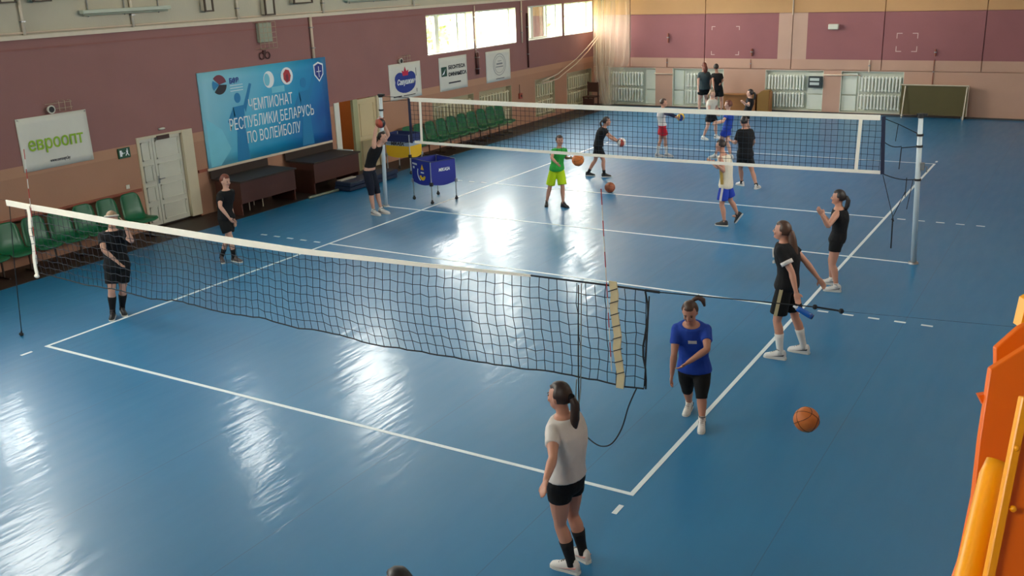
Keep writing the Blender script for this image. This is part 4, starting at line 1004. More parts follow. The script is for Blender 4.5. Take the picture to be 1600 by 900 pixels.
def seat_row(x, ys, label, missing=()):
    e = empty('seat_row', (x, (ys[0] + ys[-1]) / 2, 0), label, 'seat row')
    c = root_loc(e)
    for y in ys: put('seat', SEAT, e, Vector((0, y - c.y, 0)))
    m = MB(); m.box((x + 0.12, ys[0] - 0.25, 0.36), (x + 0.17, ys[-1] + 0.25, 0.40)); m.build('beam', M_SEATLEG, e)
    for k in range(0, len(ys)):
        y = ys[k] + 0.25
        m = MB(); m.bar((x + 0.145, y, 0.005), (x + 0.145, y, 0.38), 0.025, 0.025); m.bar((x - 0.02, y, 0.018), (x + 0.32, y, 0.018), 0.03, 0.025); m.build('leg', M_SEATLEG, e)
seat_row(-12.95, [1.03, 1.55, 2.08, 2.60, 3.12, 3.64, 4.16, 4.72], 'row of green plastic seats along the left wall behind the near net')
seat_row(-12.95, [13.9, 14.42, 14.95, 15.5, 16.03, 16.56, 17.1, 17.64, 18.18, 18.7], 'row of green plastic seats in front of the cream radiators')

# ------------------------------------------------------------------ dark desks, mat, pole
M_DESK = mat('dark_brown_veneer', (70, 36, 27), rough=0.45, var=0.15, scale=2, stretch=(3, 0.5, 3))
M_DESKTOP = mat('dark_desk_top', (44, 30, 24), rough=0.6, var=0.15, scale=2, stretch=(3, 0.5, 3))
def desk(y0, y1, label):
    e = empty('desk', (-12.7, (y0 + y1) / 2, 0), label, 'desk', 'dark desks under the blue banner')
    m = MB(); m.box((-13.18, y0, 0.72), (-12.28, y1, 0.755)); m.build('desk_top', M_DESKTOP, e, bevel=0.004)
    m = MB(); m.box((-13.20, y0, 0.755), (-13.16, y1, 0.92)); m.build('back_board', M_DESKTOP, e)
    m = MB(); m.box((-12.36, y0 + 0.03, 0.26), (-12.33, y1 - 0.03, 0.72)); m.build('front_panel', M_DESK, e)
    for y in (y0 + 0.03, y1 - 0.06):
        m = MB(); m.box((-13.10, y, 0.004), (-12.36, y + 0.03, 0.72)); m.build('side_panel', M_DESK, e)
    m = MB(); m.box((-13.05, y0 + 0.06, 0.45), (-12.40, y1 - 0.06, 0.47)); m.build('shelf', M_DESKTOP, e)
desk(7.02, 8.76, 'dark brown desk under the left part of the blue banner')
desk(9.35, 11.05, 'dark brown desk under the right part of the blue banner')
e = empty('stool', (-12.72, 7.7, 0), 'small stool with pale metal legs tucked under the left dark desk', 'stool')
m = MB(); m.box((-12.92, 7.46, 0.40), (-12.56, 7.95, 0.43)); m.build('stool_seat', M_DESKTOP, e)
for x in (-12.88, -12.60):
    for y in (7.5, 7.91):
        m = MB(); m.tube([(x, y, 0.40), (x, y, 0.005)], 0.012, 8); m.build('leg', mat('pale_leg_metal', (168, 160, 146), rough=0.4, metal=0.5), e)
M_MAT = mat('navy_gym_mat', (22, 36, 62), rough=0.5, var=0.1)
e = empty('gym_mat', (-12.3, 10.6, 0), 'dark navy folded gym mat on the floor in front of the right dark desk', 'mat')
for k in range(2):
    m = MB(); m.box((-12.22 + 0.03 * k, 9.9, 0.005 + 0.11 * k), (-11.72 + 0.03 * k, 11.75, 0.11 + 0.11 * k)); m.build('mat_fold', M_MAT, e, bevel=0.02)
m = MB(); m.tube([(-12.12, 8.9, 0.035), (-12.06, 9.86, 0.035)], 0.03, 8); m.build('pole', mat('grey_green_pole', (120, 124, 108), rough=0.5), label='grey pole lying on the floor along the navy mat', cat='pole', origin=(-12.1, 9.4, 0), smooth=True)
m = MB(); m.box((-12.15, 9.95, 0.222), (-12.02, 10.5, 0.245)); m.build('folder', mat('pale_folder', (170, 160, 150), rough=0.7), label='thin pale plank lying on the navy gym mat', cat='plank', origin=(-12.1, 10.2, 0.222))
m = MB(); m.box((-13.0, 11.0, 0.756), (-12.5, 11.04, 0.775)); m.build('paper', mat('paper', (196, 204, 200)), label='thin white paper edge on the right dark desk', cat='paper', origin=(-12.7, 11.0, 0.756))

# ------------------------------------------------------------------ ball carts
M_CBLUE = mat('cart_blue_cloth', (28, 40, 138), rough=0.6, var=0.06)
M_CYEL = mat('cart_yellow_cloth', (226, 178, 30), rough=0.6, var=0.06)
M_CNAVY = mat('cart_navy_cloth', (30, 42, 92), rough=0.6)
M_CLIN = mat('cart_lining', (150, 166, 186), rough=0.7)
M_PALE = mat('cart_silver', (170, 176, 178), rough=0.35, metal=0.7)
def cart(cx, cy, ang, w, d, z0, z1, label, kind):
    e = empty('ball_cart', (cx, cy, 0), label, 'ball cart')
    R = Matrix.Rotation(ang, 3, 'Z')
    P = lambda x, y, z: Vector((cx, cy, 0)) + R @ Vector((x, y, z))
    cs = [(-w / 2, -d / 2), (w / 2, -d / 2), (w / 2, d / 2), (-w / 2, d / 2)]
    for i in range(4):      # four cloth sides
        (ax, ay), (bx, by) = cs[i], cs[(i + 1) % 4]
        nrm = Vector(((ay + by), -(ax + bx), 0)); out = R @ (Vector((ax + bx, ay + by, 0)).normalized() * 0.012)
        def side(za, zb, material, nm):
            m = MB(); rows = []
            for k in range(7):
                t = k / 6; x, y = ax + (bx - ax) * t, ay + (by - ay) * t
                sag = 0.05 * math.sin(math.pi * t)
                rows.append([P(x, y, za - (sag if za == z0 else 0)), P(x, y, zb), P(x, y, zb) + out, P(x, y, za - (sag if za == z0 else 0)) + out])
            m.loft(rows); return m.build(nm, material, e)
        if kind == 'blue':
            side(z0, z1, M_CBLUE, 'cloth_side')
        else:
            side(z0, z0 + 0.26, M_CYEL, 'cloth_side'); side(z0 + 0.26, z0 + 0.36, M_CLIN, 'cloth_side'); side(z0 + 0.36, z1, M_CNAVY, 'cloth_side')
    m = MB(); m.add([P(cs[0][0], cs[0][1], z0 + 0.06), P(cs[1][0], cs[1][1], z0 + 0.06), P(cs[2][0], cs[2][1], z0 + 0.06), P(cs[3][0], cs[3][1], z0 + 0.06)], [(0, 1, 2, 3)]); m.build('cloth_bottom', M_CLIN, e)
    for (x, y) in cs:
        leg = MB(); leg.tube([P(x, y, z1 + 0.01), P(x, y, 0.09)], 0.013, 8); lg = leg.build('leg', M_PALE, e)
        m = MB(); m.ball(P(x, y, 0.042), 0.04, 10, 6); m.bar(P(x, y, 0.10), P(x, y, 0.05), 0.03); m.build('wheel', M_BLACK, e, smooth=True)
    m = MB()
    for i in range(4):
        m.tube([P(*cs[i], z1 + 0.01), P(*cs[(i + 1) % 4], z1 + 0.01)], 0.012, 6)
    m.build('top_rail', M_CNAVY, e)
    for i in range(4):
        m = MB(); x, y = cs[i]; m.box(P(x, y, z0 - 0.03) - Vector((0.03, 0.03, 0)), P(x, y, z0 + 0.05) + Vector((0.03, 0.03, 0))); m.build('corner_cap', M_BLACK if i % 2 else M_PALE, e)
    return e, P, cs
# blue cart: corners from the wheels' places on the floor
ce_, P_, cs_ = cart(-9.31, 9.98, math.radians(-20), 0.72, 0.66, 0.44, 0.93, 'blue ball cart with a yellow and white emblem standing beside the sideline', 'blue')
def cart_print(P, face_y, parent, items):
    for nm, material, pts in items:
        m = MB(); q = [P(x, face_y, z) for x, z in pts]; off = (P(0, face_y - 0.003, 0) - P(0, face_y, 0)); m.prism(q, off); m.build(nm, material, parent)
FY = -0.33 - 0.018
star = lambda cx, cz, r, n, k=0.55, ph=0.0: [(cx + (r if i % 2 == 0 else r * k) * math.cos(math.pi * i / n + ph), cz + (r if i % 2 == 0 else r * k) * math.sin(math.pi * i / n + ph)) for i in range(2 * n)]
arc = lambda cx, cz, r0, r1, a0, a1, n=10: [(cx + r0 * math.cos(a0 + (a1 - a0) * i / n), cz + r0 * math.sin(a0 + (a1 - a0) * i / n)) for i in range(n + 1)] + [(cx + r1 * math.cos(a1 + (a0 - a1) * i / n), cz + r1 * math.sin(a1 + (a0 - a1) * i / n)) for i in range(n + 1)]
cart_print(P_, FY, ce_, [
    ('emblem', M_CYEL, arc(0.06, 0.62, 0.12, 0.05, math.pi * 1.05, math.pi * 1.95)), ('emblem', M_CYEL, [(0.0, 0.74), (0.06, 0.86), (0.12, 0.74)]),
    ('emblem', M_WINK, arc(0.06, 0.66, 0.20, 0.175, math.pi * 0.85, math.pi * 1.35)), ('emblem', M_WINK, [(0.0, 0.66), (0.12, 0.66), (0.12, 0.69), (0.0, 0.69)]),
    ('white_tag', M_WINK, [(-0.32, 0.83), (-0.14, 0.82), (-0.14, 0.86), (-0.32, 0.87)]), ('white_tag', M_WINK, [(-0.30, 0.74), (-0.24, 0.74), (-0.24, 0.79), (-0.30, 0.79)])])
vs, fs = text_mesh('MIKASA', 0.1, 0.001, 0.003, 0.2, 0.30)
m = MB(); m.add([P_(0.36 + 0.020 + v.z, v.x + 0.02, 0.74 + v.y) for v in vs], fs); m.build('lettering', M_WINK, ce_)
ce2, P2, cs2 = cart(-12.0, 12.45, math.radians(0), 0.74, 0.5, 0.46, 1.0, 'yellow and navy ball cart standing by the beige door', 'yellow')
vs, fs = text_mesh('MIKASA', 0.12, 0.001, 0.006, 0.1, 0.42)
m = MB(); m.add([P2(v.x, -0.25 - 0.016 - v.z, 0.77 + v.y) for v in vs], fs); m.build('lettering', M_INK, ce2)

# ------------------------------------------------------------------ balls
def ball_material(name, cols, scale, seams=True):
    m = mat(name, cols[0], rough=0.5, var=0.08, bump=0.2, bscale=180)
    return m
M_BB = ball_material('orange_basketball', [(200, 108, 40)], 1); M_BBD = ball_material('brown_basketball', [(150, 78, 46)], 1)
M_SEAM = mat('ball_seam', (34, 24, 20), rough=0.7)
def basketball(c, r, material, label, rx=0.4, name='basketball', group=None):
    c = Vector(c)
    e = empty(name, c - Vector((0, 0, r)), label, 'ball', group)
    m = MB(); m.ball(c, r, 24, 16); m.build('cover', material, e, smooth=True)
    R = Matrix.Rotation(rx, 3, 'X') @ Matrix.Rotation(rx * 1.7, 3, 'Y')
    def loop(fn):
        m = MB(); pts = [c + R @ (fn(2 * math.pi * k / 32).normalized() * (r * 0.998)) for k in range(33)]
        m.tube(pts, r * 0.022, 5, cap=False); m.build('seam', M_SEAM, e)
    loop(lambda a: Vector((math.cos(a), math.sin(a), 0))); loop(lambda a: Vector((math.cos(a), 0, math.sin(a)))); 
    for s in (-1, 1): loop(lambda a, s=s: Vector((s * (0.62 + 0.25 * math.cos(2 * a)), math.cos(a), math.sin(a))))
    return e
basketball((1.38, 0.89, 0.70), 0.12, M_BB, 'large orange basketball in the air to the right of the woman in blue', 0.5)
basketball(on_y(903, 250, 10.0), 0.125, M_BB, 'orange basketball in the air beside the boy in the green shirt', 0.8)
g3 = on_z(953, 301, 0); basketball((g3.x, g3.y, 0.121), 0.12, M_BBD, 'brown basketball low over the floor between the green boy and the near court', 1.1)
def volleyball(c, r, cols, label):
    c = Vector(c); e = empty('volleyball', c - Vector((0, 0, r)), label, 'ball')
    for k in range(len(cols)):
        m = MB(); n_ = 20; R = Matrix.Rotation(0.6, 3, 'X') @ Matrix.Rotation(0.5, 3, 'Z')
        a0, a1 = 2 * math.pi * k / len(cols), 2 * math.pi * (k + 1) / len(cols); rows = []
        for i in range(6):
            a = a0 + (a1 - a0) * i / 5
            rows.append([c + R @ (Vector((math.sin(b) * math.cos(a + 0.5 * math.cos(b)), math.sin(b) * math.sin(a + 0.5 * math.cos(b)), math.cos(b))) * r * (0.985 + 0.015 * math.sin(math.pi * i / 5) ** 0.5)) for b in [0.001 + (math.pi - 0.002) * q / 12 for q in range(13)]])
        W = 13; m.v = [p for row in rows for p in row]; m.f = [(i * W + q, i * W + q + 1, (i + 1) * W + q + 1, (i + 1) * W + q) for i in range(5) for q in range(12)]
        m.build('ball_panel', cols[k], e, smooth=True)
VY, VB, VW = mat('volley_yellow', (232, 186, 24), rough=0.4), mat('volley_blue', (30, 52, 120), rough=0.4), mat('volley_white', (214, 206, 196), rough=0.4)
VR = mat('volley_red', (168, 66, 48), rough=0.4); VN = mat('volley_black', (40, 34, 36), rough=0.4)
volleyball(on_y(1063.5, 183, 17.1), 0.107, [VY, VB, VY, VY, VB, VY], 'yellow and blue volleyball at the hands of the player in red shorts')
volleyball(on_y(971, 222.5, 13.4), 0.108, [VW, VR, VN, VW, VR, VW], 'white red and black volleyball held in front of the player in black')
volleyball(on_y(594.5, 192, 8.2), 0.108, [VR, VN, VR, M_BBD, VR, VN], 'reddish brown ball held overhead by the player beside the left post')

# ------------------------------------------------------------------ orange steel bracket in the right foreground (on the balcony)
M_OR = mat('orange_enamel', (228, 104, 0), rough=0.4, var=0.05, scale=6)
M_ORY = mat('yellow_orange_enamel', (246, 162, 4), rough=0.35, var=0.05, scale=6)
fwd = Vector((-math.sin(YAW), math.cos(YAW), 0))      # horizontal view direction
D0 = 1.75
e = empty('steel_bracket', at_depth(1570, 900, D0), 'orange painted steel bracket with a pipe in the right foreground', 'bracket')
def plate(pts, depth, thick, material, nm, bev=0.0):
    m = MB(); m.prism([at_depth(u, v, depth) for u, v in pts], fwd * thick); return m.build(nm, material, e, bevel=bev)
plate([(1548, 578), (1603, 543), (1680, 495), (1720, 1010), (1455, 1010), (1500, 880), (1521, 780), (1531, 690)], D0 + 0.10, 0.014, M_OR, 'front_plate', 0.0015)
plate([(1556, 545), (1592, 513), (1680, 470), (1700, 900), (1560, 900)], D0 + 0.22, 0.014, M_OR, 'rear_plate', 0.0015)
plate([(1594, 512), (1604, 470), (1680, 430), (1690, 520)], D0 + 0.30, 0.03, M_ORY, 'rear_post')
plate([(1529, 618), (1541, 616), (1537, 634)], D0 + 0.11, 0.012, M_OR, 'lug')
m = MB(); m.tube([at_depth(1560, 722, D0 + 0.05), at_depth(1551, 745, D0 + 0.045), at_depth(1501, 960, D0 - 0.06), at_depth(1475, 1060, D0 - 0.1)], [0.021, 0.0235, 0.025, 0.025], 22); m.build('pipe', M_ORY, e, smooth=True)
plate([(1604, 618), (1640, 600), (1700, 1010), (1520, 1010)], D0 - 0.09, 0.008, M_OR, 'channel_web')
m = MB(); a_, b_ = at_depth(1601, 620, D0 - 0.10), at_depth(1533, 960, D0 - 0.10); m.bar(a_, b_, 0.016, 0.014, up=tuple(fwd)); m.build('channel_flange', M_ORY, e, bevel=0.002)
for (u, v) in ((1588, 700), (1583, 795)):
    m = MB(); m.ball(at_depth(u, v, D0 - 0.105), 0.006, 8, 5); m.build('rivet', M_ORY, e, smooth=True)
_b0 = at_depth(1590, 1000, D0 + 0.12)
m = MB(); m.bar((_b0.x, _b0.y, 0.0), (_b0.x, _b0.y, _b0.z + 0.05), 0.10, 0.10); m.build('support_post', M_OR, e)
m = MB(); m.box((_b0.x - 0.15, _b0.y - 0.15, 0), (_b0.x + 0.15, _b0.y + 0.15, 0.015)); m.build('foot_plate', M_OR, e)
# ------------------------------------------------------------------ people
PENDING = []
def remeshed(mb, name, material, parent, origin, voxel, smooth_it=3, label=None, factor=0.5):
    me = bpy.data.meshes.new(name)
    me.from_pydata([tuple(p - origin) for p in mb.v], [], mb.f)
    bm = bmesh.new(); bm.from_mesh(me); bmesh.ops.recalc_face_normals(bm, faces=bm.faces); bm.to_mesh(me); bm.free()
    o = bpy.data.objects.new(name, me); COL.objects.link(o)
    r = o.modifiers.new('r', 'REMESH'); r.mode = 'VOXEL'; r.voxel_size = voxel; r.use_smooth_shade = True
    s = o.modifiers.new('s', 'SMOOTH'); s.iterations = smooth_it; s.factor = factor
    if parent is not None: o.parent = parent
    else: o.location = origin
    LOC[o.name] = Vector(origin)
    PENDING.append((o, material))
    if label: o['label'] = label
    return o
def finish_remesh():
    dg = bpy.context.evaluated_depsgraph_get()
    out = []
    for o, material in PENDING:
        me = bpy.data.meshes.new_from_object(o.evaluated_get(dg)); out.append(me)
    for (o, material), me in zip(PENDING, out):
        o.modifiers.clear(); me.materials.clear(); me.materials.append(material); me.name = o.name; o.data = me
        for p in me.polygons: p.use_smooth = True

def limb(mb, p, q, prof, n=10, ext=0.0):
    """tapered limb from p to q; prof = list of (t, radius)"""
    p, q = Vector(p), Vector(q)
    mb.tube([p + (q - p) * t for t, r in prof], [r for t, r in prof], n)

def on_plane(u, v, ref, off=0.0):
    """pixel to the vertical plane through ref that faces the camera, pushed back by off"""
    o, d = ray(u, v); h = Vector((ref.x - o.x, ref.y - o.y, 0)); L_ = h.length; h /= L_
    return o + d * ((L_ + off) / Vector((d.x, d.y, 0)).dot(h))
def reach(parent, u, v, length, sign):
    """point on the pixel's ray at a bone's length from parent (sign -1 nearer to the camera, +1 farther)"""
    o, d = ray(u, v); d = d.normalized(); t0 = (parent - o).dot(d); c = o + d * t0
    h2 = length ** 2 - (c - parent).length ** 2
    if h2 <= 0: return parent + (c - parent).normalized() * length
    return c + d * (sign * math.sqrt(h2))
def ik(a, c, l1, l2, pole, bend=1.012):
    d = c - a; L_ = d.length; k = L_ * bend / (l1 + l2)
    if k < 1.0: l1 *= k; l2 *= k
    s = max(1.0, L_ / (l1 + l2) * 1.001); l1 *= s; l2 *= s; d.normalize()
    x = (l1 * l1 - l2 * l2 + L_ * L_) / (2 * L_); h = math.sqrt(max(0, l1 * l1 - x * x))
    pp = pole - d * pole.dot(d); pp.normalize()
    return a + d * x + pp * h
def skin_mat(k):
    return mat('skin_%d' % k, [(184, 132, 110), (196, 150, 130), (172, 120, 98)][k], rough=0.55, var=0.05, scale=12)
M_EYE = mat('eye_dark', (36, 28, 26), rough=0.3); M_LIP = mat('lips', (160, 84, 78), rough=0.5)

def person(label, head_cat='person', **S):
    H = S.get('H', 1.65); s = H / 1.7; vox = S.get('vox', 0.011); bw = S.get('build', 1.0)
    fa = math.radians(S['face']); F = Vector((math.cos(fa), math.sin(fa), 0)); Rt = Vector((F.y, -F.x, 0)); UP = Vector((0, 0, 1))
    sk = skin_mat(S.get('skin', 0))
    # feet: (u, v, lift, toe angle offset)
    AN = {}; TD = {}
    for side in 'LR':
        f = S['foot' + side]; lift = f[2] if len(f) > 2 else 0.0
        AN[side] = on_z(f[0], f[1], 0.085 * s + lift); ta = fa + math.radians(f[3] if len(f) > 3 else 0)
        TD[side] = Vector((math.cos(ta), math.sin(ta), 0)); 
    ref = S['ref'] if 'ref' in S else (AN['L'] + AN['R']) / 2
    pel = on_plane(*S['pel'][:2], ref, S['pel'][2] if len(S['pel']) > 2 else 0.0)
    nk = on_plane(*S['neck'][:2], ref, S['neck'][2] if len(S['neck']) > 2 else 0.0)
    hd = on_plane(*S['head'][:2], ref, S['head'][2] if len(S['head']) > 2 else 0.0)
    ha = math.radians(S.get('look', S['face'])); tilt = S.get('nod', 0.0)
    HF = Vector((math.cos(ha) * math.cos(tilt), math.sin(ha) * math.cos(tilt), -math.sin(tilt))); HR = Vector((math.sin(ha), -math.cos(ha), 0)); HU = HR.cross(HF)
    tw = math.radians(S.get('twist', 0)); SR = Matrix.Rotation(tw, 3, 'Z') @ Rt; SF = Matrix.Rotation(tw, 3, 'Z') @ F
    origin = Vector((ref.x, ref.y, 0.0))
    up_t = (nk - pel).normalized()
    sh = {'L': nk - SR * 0.152 * s * (0.5 + 0.5 * bw) - up_t * 0.068 * s, 'R': nk + SR * 0.152 * s * (0.5 + 0.5 * bw) - up_t * 0.068 * s}
    for side in 'LR':
        if 'sh' + side in S: sh[side] = sh[side] + Vector(S['sh' + side])
    hip = {'L': pel - Rt * 0.088 * s - UP * 0.02, 'R': pel + Rt * 0.088 * s - UP * 0.02}
    kn = {}; el = {}; wr = {}
    for side in 'LR':
        pole = S.get('pole' + side); pole = Vector(pole) if pole else (F + TD[side] * 0.3)
        kn[side] = ik(hip[side], AN[side], 0.425 * s, 0.415 * s, pole, S.get('bend' + side, 1.012))
        a = S['arm' + side]     # ((eu, ev, sign), (wu, wv, sign))
        el[side] = reach(sh[side], a[0][0], a[0][1], 0.285 * s, a[0][2]); wr[side] = reach(el[side], a[1][0], a[1][1], 0.245 * s, a[1][2])
    body = MB(); N_ = 12
    def torso(mb, t0, t1, inf=0.0, n=16, caps=True):
        prof = [(-0.16, 0.085, 0.075), (-0.08, 0.150, 0.108), (0.02, 0.168, 0.120), (0.12, 0.158, 0.112), (0.28, 0.135, 0.098), (0.45, 0.138, 0.102), (0.62, 0.158, 0.116), (0.78, 0.172, 0.114), (0.90, 0.168, 0.096), (0.97, 0.125, 0.078), (1.02, 0.068, 0.064)]
        fem = S.get('fem', 0.0)
        rings = []
        def at(t):
            for i in range(len(prof) - 1):
                if prof[i][0] <= t <= prof[i + 1][0]:
                    k = (t - prof[i][0]) / (prof[i + 1][0] - prof[i][0]); return [prof[i][j] + (prof[i + 1][j] - prof[i][j]) * k for j in (1, 2)]
            return prof[-1][1:] if t > 0 else prof[0][1:]
        ts = sorted({t0, t1, *[p_[0] for p_ in prof if t0 < p_[0] < t1]})
        for t in ts:
            a, b = at(t); a = a * s * bw + inf; b = b * s * bw * S.get('deep', 1.0) + inf
            k = min(1, max(0, t)); X = (Rt * (1 - k) + SR * k).normalized(); Yv = (F * (1 - k) + SF * k).normalized()
            lean = (nk - pel); bend = Yv * (-0.035 * math.sin(math.pi * min(1, max(0, t))) * s)
            c = pel + lean * t + bend
            Yt = (Yv - up_t * Yv.dot(up_t) * min(1, max(0, t * 2))).normalized()
            chest = fem * 0.03 * s * math.exp(-((t - 0.68) / 0.12) ** 2)
            rings.append([c + X * (a * math.cos(2 * math.pi * j / n)) + Yt * ((b + (chest if math.sin(2 * math.pi * j / n) > 0.3 else 0)) * math.sin(2 * math.pi * j / n)) for j in range(n)])
        mb.loft(rings)
    torso(body, -0.16, 1.02)
    body.tube([nk - up_t * 0.04 * s, nk + (hd - nk) * 0.35, hd - HU * 0.05 * s - HF * 0.01], [0.062 * s, 0.054 * s, 0.054 * s], 10)
    # head with jaw, nose, ears
    hs = s ** 0.5 if s < 1 else s
    ax = (HR, HF, HU)
    body.ball(hd + HU * 0.012 * hs, (0.074 * hs, 0.092 * hs, 0.105 * hs), 16, 12, ax)
    body.ball(hd + HF * 0.030 * hs - HU * 0.055 * hs, (0.056 * hs, 0.058 * hs, 0.058 * hs), 12, 8, ax)
    body.ball(hd + HF * 0.078 * hs - HU * 0.092 * hs * 0.9, (0.022 * hs, 0.02 * hs, 0.018 * hs), 8, 6, ax)
    body.tube([hd + HF * 0.088 * hs + HU * 0.015 * hs, hd + HF * 0.108 * hs - HU * 0.025 * hs], [0.010 * hs, 0.0165 * hs], 8)
    for q in (-1, 1):
        body.ball(hd + HR * (q * 0.076 * hs) - HF * 0.008 * hs - HU * 0.005 * hs, (0.010 * hs, 0.020 * hs, 0.031 * hs), 8, 6, ax)
        body.ball(hd + HR * (q * 0.036 * hs) + HF * 0.070 * hs - HU * 0.022 * hs, (0.024 * hs, 0.02 * hs, 0.022 * hs), 8, 6, ax)
    for side in 'LR':
        q = -1 if side == 'L' else 1
        limb(body, sh[side], el[side], [(-0.06, 0.040 * s), (0.0, 0.055 * s), (0.15, 0.054 * s * bw), (0.5, 0.047 * s * bw), (0.9, 0.038 * s), (1.03, 0.036 * s)])
        limb(body, el[side], wr[side], [(-0.04, 0.034 * s), (0.0, 0.037 * s), (0.25, 0.041 * s), (0.6, 0.034 * s), (1.0, 0.025 * s), (1.06, 0.024 * s)])
        body.ball(sh[side], 0.053 * s, 10, 7)
        # hand
        d = (wr[side] - el[side]).normalized(); up_h = (sh[side] - el[side]); nrm = S.get('palm' + side)
        nrm = Vector(nrm) if nrm else (Rt * (-q) + F * 0.2)
        nrm = nrm - d * nrm.dot(d); nrm.normalize(); sd = d.cross(nrm) * q
        hL = s * 0.98; pc = wr[side] + d * 0.052 * hL
        body.ball(pc, (0.040 * hL, 0.017 * hL, 0.058 * hL), 10, 7, (sd, nrm, d))
        curl = S.get('curl' + side, 0.5)
        for k in range(4):
            b0 = pc + d * 0.042 * hL + sd * ((k - 1.5) * -0.0205 * hL); ln = [0.070, 0.078, 0.072, 0.056][k] * hL
            pts = [b0 - d * 0.02]; dv = d.copy(); p_ = b0
            for j in range(3):
                dv = (Matrix.Rotation(0, 3, 'X') @ dv); dv = (dv * math.cos(curl * 0.6) + nrm * math.sin(curl * 0.6)).normalized() if j else (d * math.cos(curl * 0.35) + nrm * math.sin(curl * 0.35)).normalized()
                p_ = p_ + dv * ln / 3; pts.append(p_)
            body.tube(pts, [0.0095 * hL, 0.0095 * hL, 0.0085 * hL, 0.0075 * hL], 6)
        tb = pc - d * 0.02 * hL + sd * 0.034 * hL
        body.tube([tb - sd * 0.012, tb + sd * 0.022 * hL + d * 0.025 * hL + nrm * 0.008, tb + sd * 0.030 * hL + d * 0.055 * hL + nrm * 0.016 * hL], [0.013 * hL, 0.0115 * hL, 0.009 * hL], 6)
        # leg
        limb(body, hip[side], kn[side], [(-0.12, 0.070 * s), (0.0, 0.088 * s * bw), (0.2, 0.087 * s * bw), (0.6, 0.070 * s * bw), (0.92, 0.054 * s), (1.03, 0.052 * s)], 12)
        kd = (AN[side] - kn[side]); back = -(F - kd.normalized() * F.dot(kd.normalized())).normalized()
        rows = [(-0.05, 0.048, 0), (0.05, 0.051, 0), (0.25, 0.056, 0.012), (0.4, 0.053, 0.012), (0.7, 0.040, 0.004), (0.95, 0.032, 0), (1.05, 0.034, 0)]
        body.tube([kn[side] + kd * t + back * (o_ * s) for t, r, o_ in rows], [r * s * (0.5 + 0.5 * bw) for t, r, o_ in rows], 12)
        foot_c = AN[side] + TD[side] * 0.05 * s - UP * 0.045 * s
        body.ball(foot_c, (0.035 * s, 0.09 * s, 0.03 * s), 8, 6, (TD[side].cross(UP), TD[side], UP))
    P = remeshed(body, 'person', sk, None, origin, vox, 2)
    prop(P, label, head_cat)
    # ---- face details
    for q in (-1, 1):
        m = MB(); c = hd + HR * (q * 0.031 * hs) + HF * 0.083 * hs + HU * 0.010 * hs; m.ball(c, (0.013 * hs, 0.007 * hs, 0.007 * hs), 8, 6, ax); m.build('eye', M_EYE, P, smooth=True)
        m = MB(); m.ball(c + HU * 0.02 * hs + HF * 0.002, (0.018 * hs, 0.006 * hs, 0.004 * hs), 8, 5, ax); m.build('eyebrow', S['hairmat'], P, smooth=True)
    m = MB(); m.ball(hd + HF * 0.086 * hs - HU * 0.055 * hs, (0.022 * hs, 0.008 * hs, 0.007 * hs), 8, 5, ax); m.build('mouth', M_LIP, P, smooth=True)
    # ---- hair
    m = MB(); n_, mm = 22, 14
    m.ball(Vector((0, 0, 0)), 1.0, n_, mm)
    low = S.get('hairlow', -0.55)
    pts = []
    for v in m.v:
        x, y, z = v; 
        face = (y > 0.12 and z < 0.52 + 0.18 * abs(x)) or (z < low) or (y > -0.18 and z < -0.05 and abs(x) > 0.5) 
        k = 0.80 if face else 1.0 + 0.025 * math.sin(x * 13 + z * 9) * (1 if z < 0.8 else 0.2)
        pts.append(hd + HU * 0.020 * hs - HF * 0.010 * hs + HR * (x * 0.090 * hs * k) + HF * (y * 0.106 * hs * k) + HU * (z * 0.116 * hs * k))
    m.v = pts
    hair = m.build('hair', S['hairmat'], P, smooth=True)
    if 'tail' in S:     # ponytail: list of (back, up, side, radius) in head space
        m = MB(); m.tube([hd + HF * a + HU * b + HR * c for a, b, c, r in S['tail']], [r for a, b, c, r in S['tail']], 10); m.build('ponytail', S['hairmat'], P, smooth=True)
        if S.get('band'):
            a, b, c, r = S['tail'][1]; m = MB(); m.ball(hd + HF * a + HU * b + HR * c, r * 1.15, 10, 6); m.build('hair_tie', S['band'], P, smooth=True)
    if 'headband' in S:
        m = MB(); m.tube([hd + HU * (0.055 * hs + 0.02 * math.sin(k * math.pi / 8)) + HR * (0.094 * hs * math.cos(k * math.pi / 8)) + HF * (0.108 * hs * math.sin(k * math.pi / 8) - 0.008) for k in range(17)], 0.014 * hs, 6, cap=False); m.build('headband', S['headband'], P, smooth=True)
    # ---- clothes
    if 'shirt' in S:
        c = S['shirt']; m = MB(); torso(m, c.get('hem', -0.02), c.get('top', 1.0), c.get('inf', 0.016))
        sl = c.get('sleeve', 0.5)
        for side in 'LR':
            if sl > 0: limb(m, sh[side], el[side], [(-0.05, 0.045 * s), (0.0, 0.062 * s), (sl * 0.5, 0.062 * s), (sl * 0.92, 0.064 * s), (sl, 0.062 * s)], 12); m.ball(sh[side], 0.061 * s, 10, 7)
            else: m.ball(sh[side] - SR * (0.05 * s * (1 if side == 'R' else -1)) , 0.050 * s, 8, 6)
        if c.get('flare'):
            a = pel + (nk - pel) * c['hem']; 
        remeshed(m, c.get('name', 'shirt'), c['mat'], P, origin, max(0.012, vox), 4)
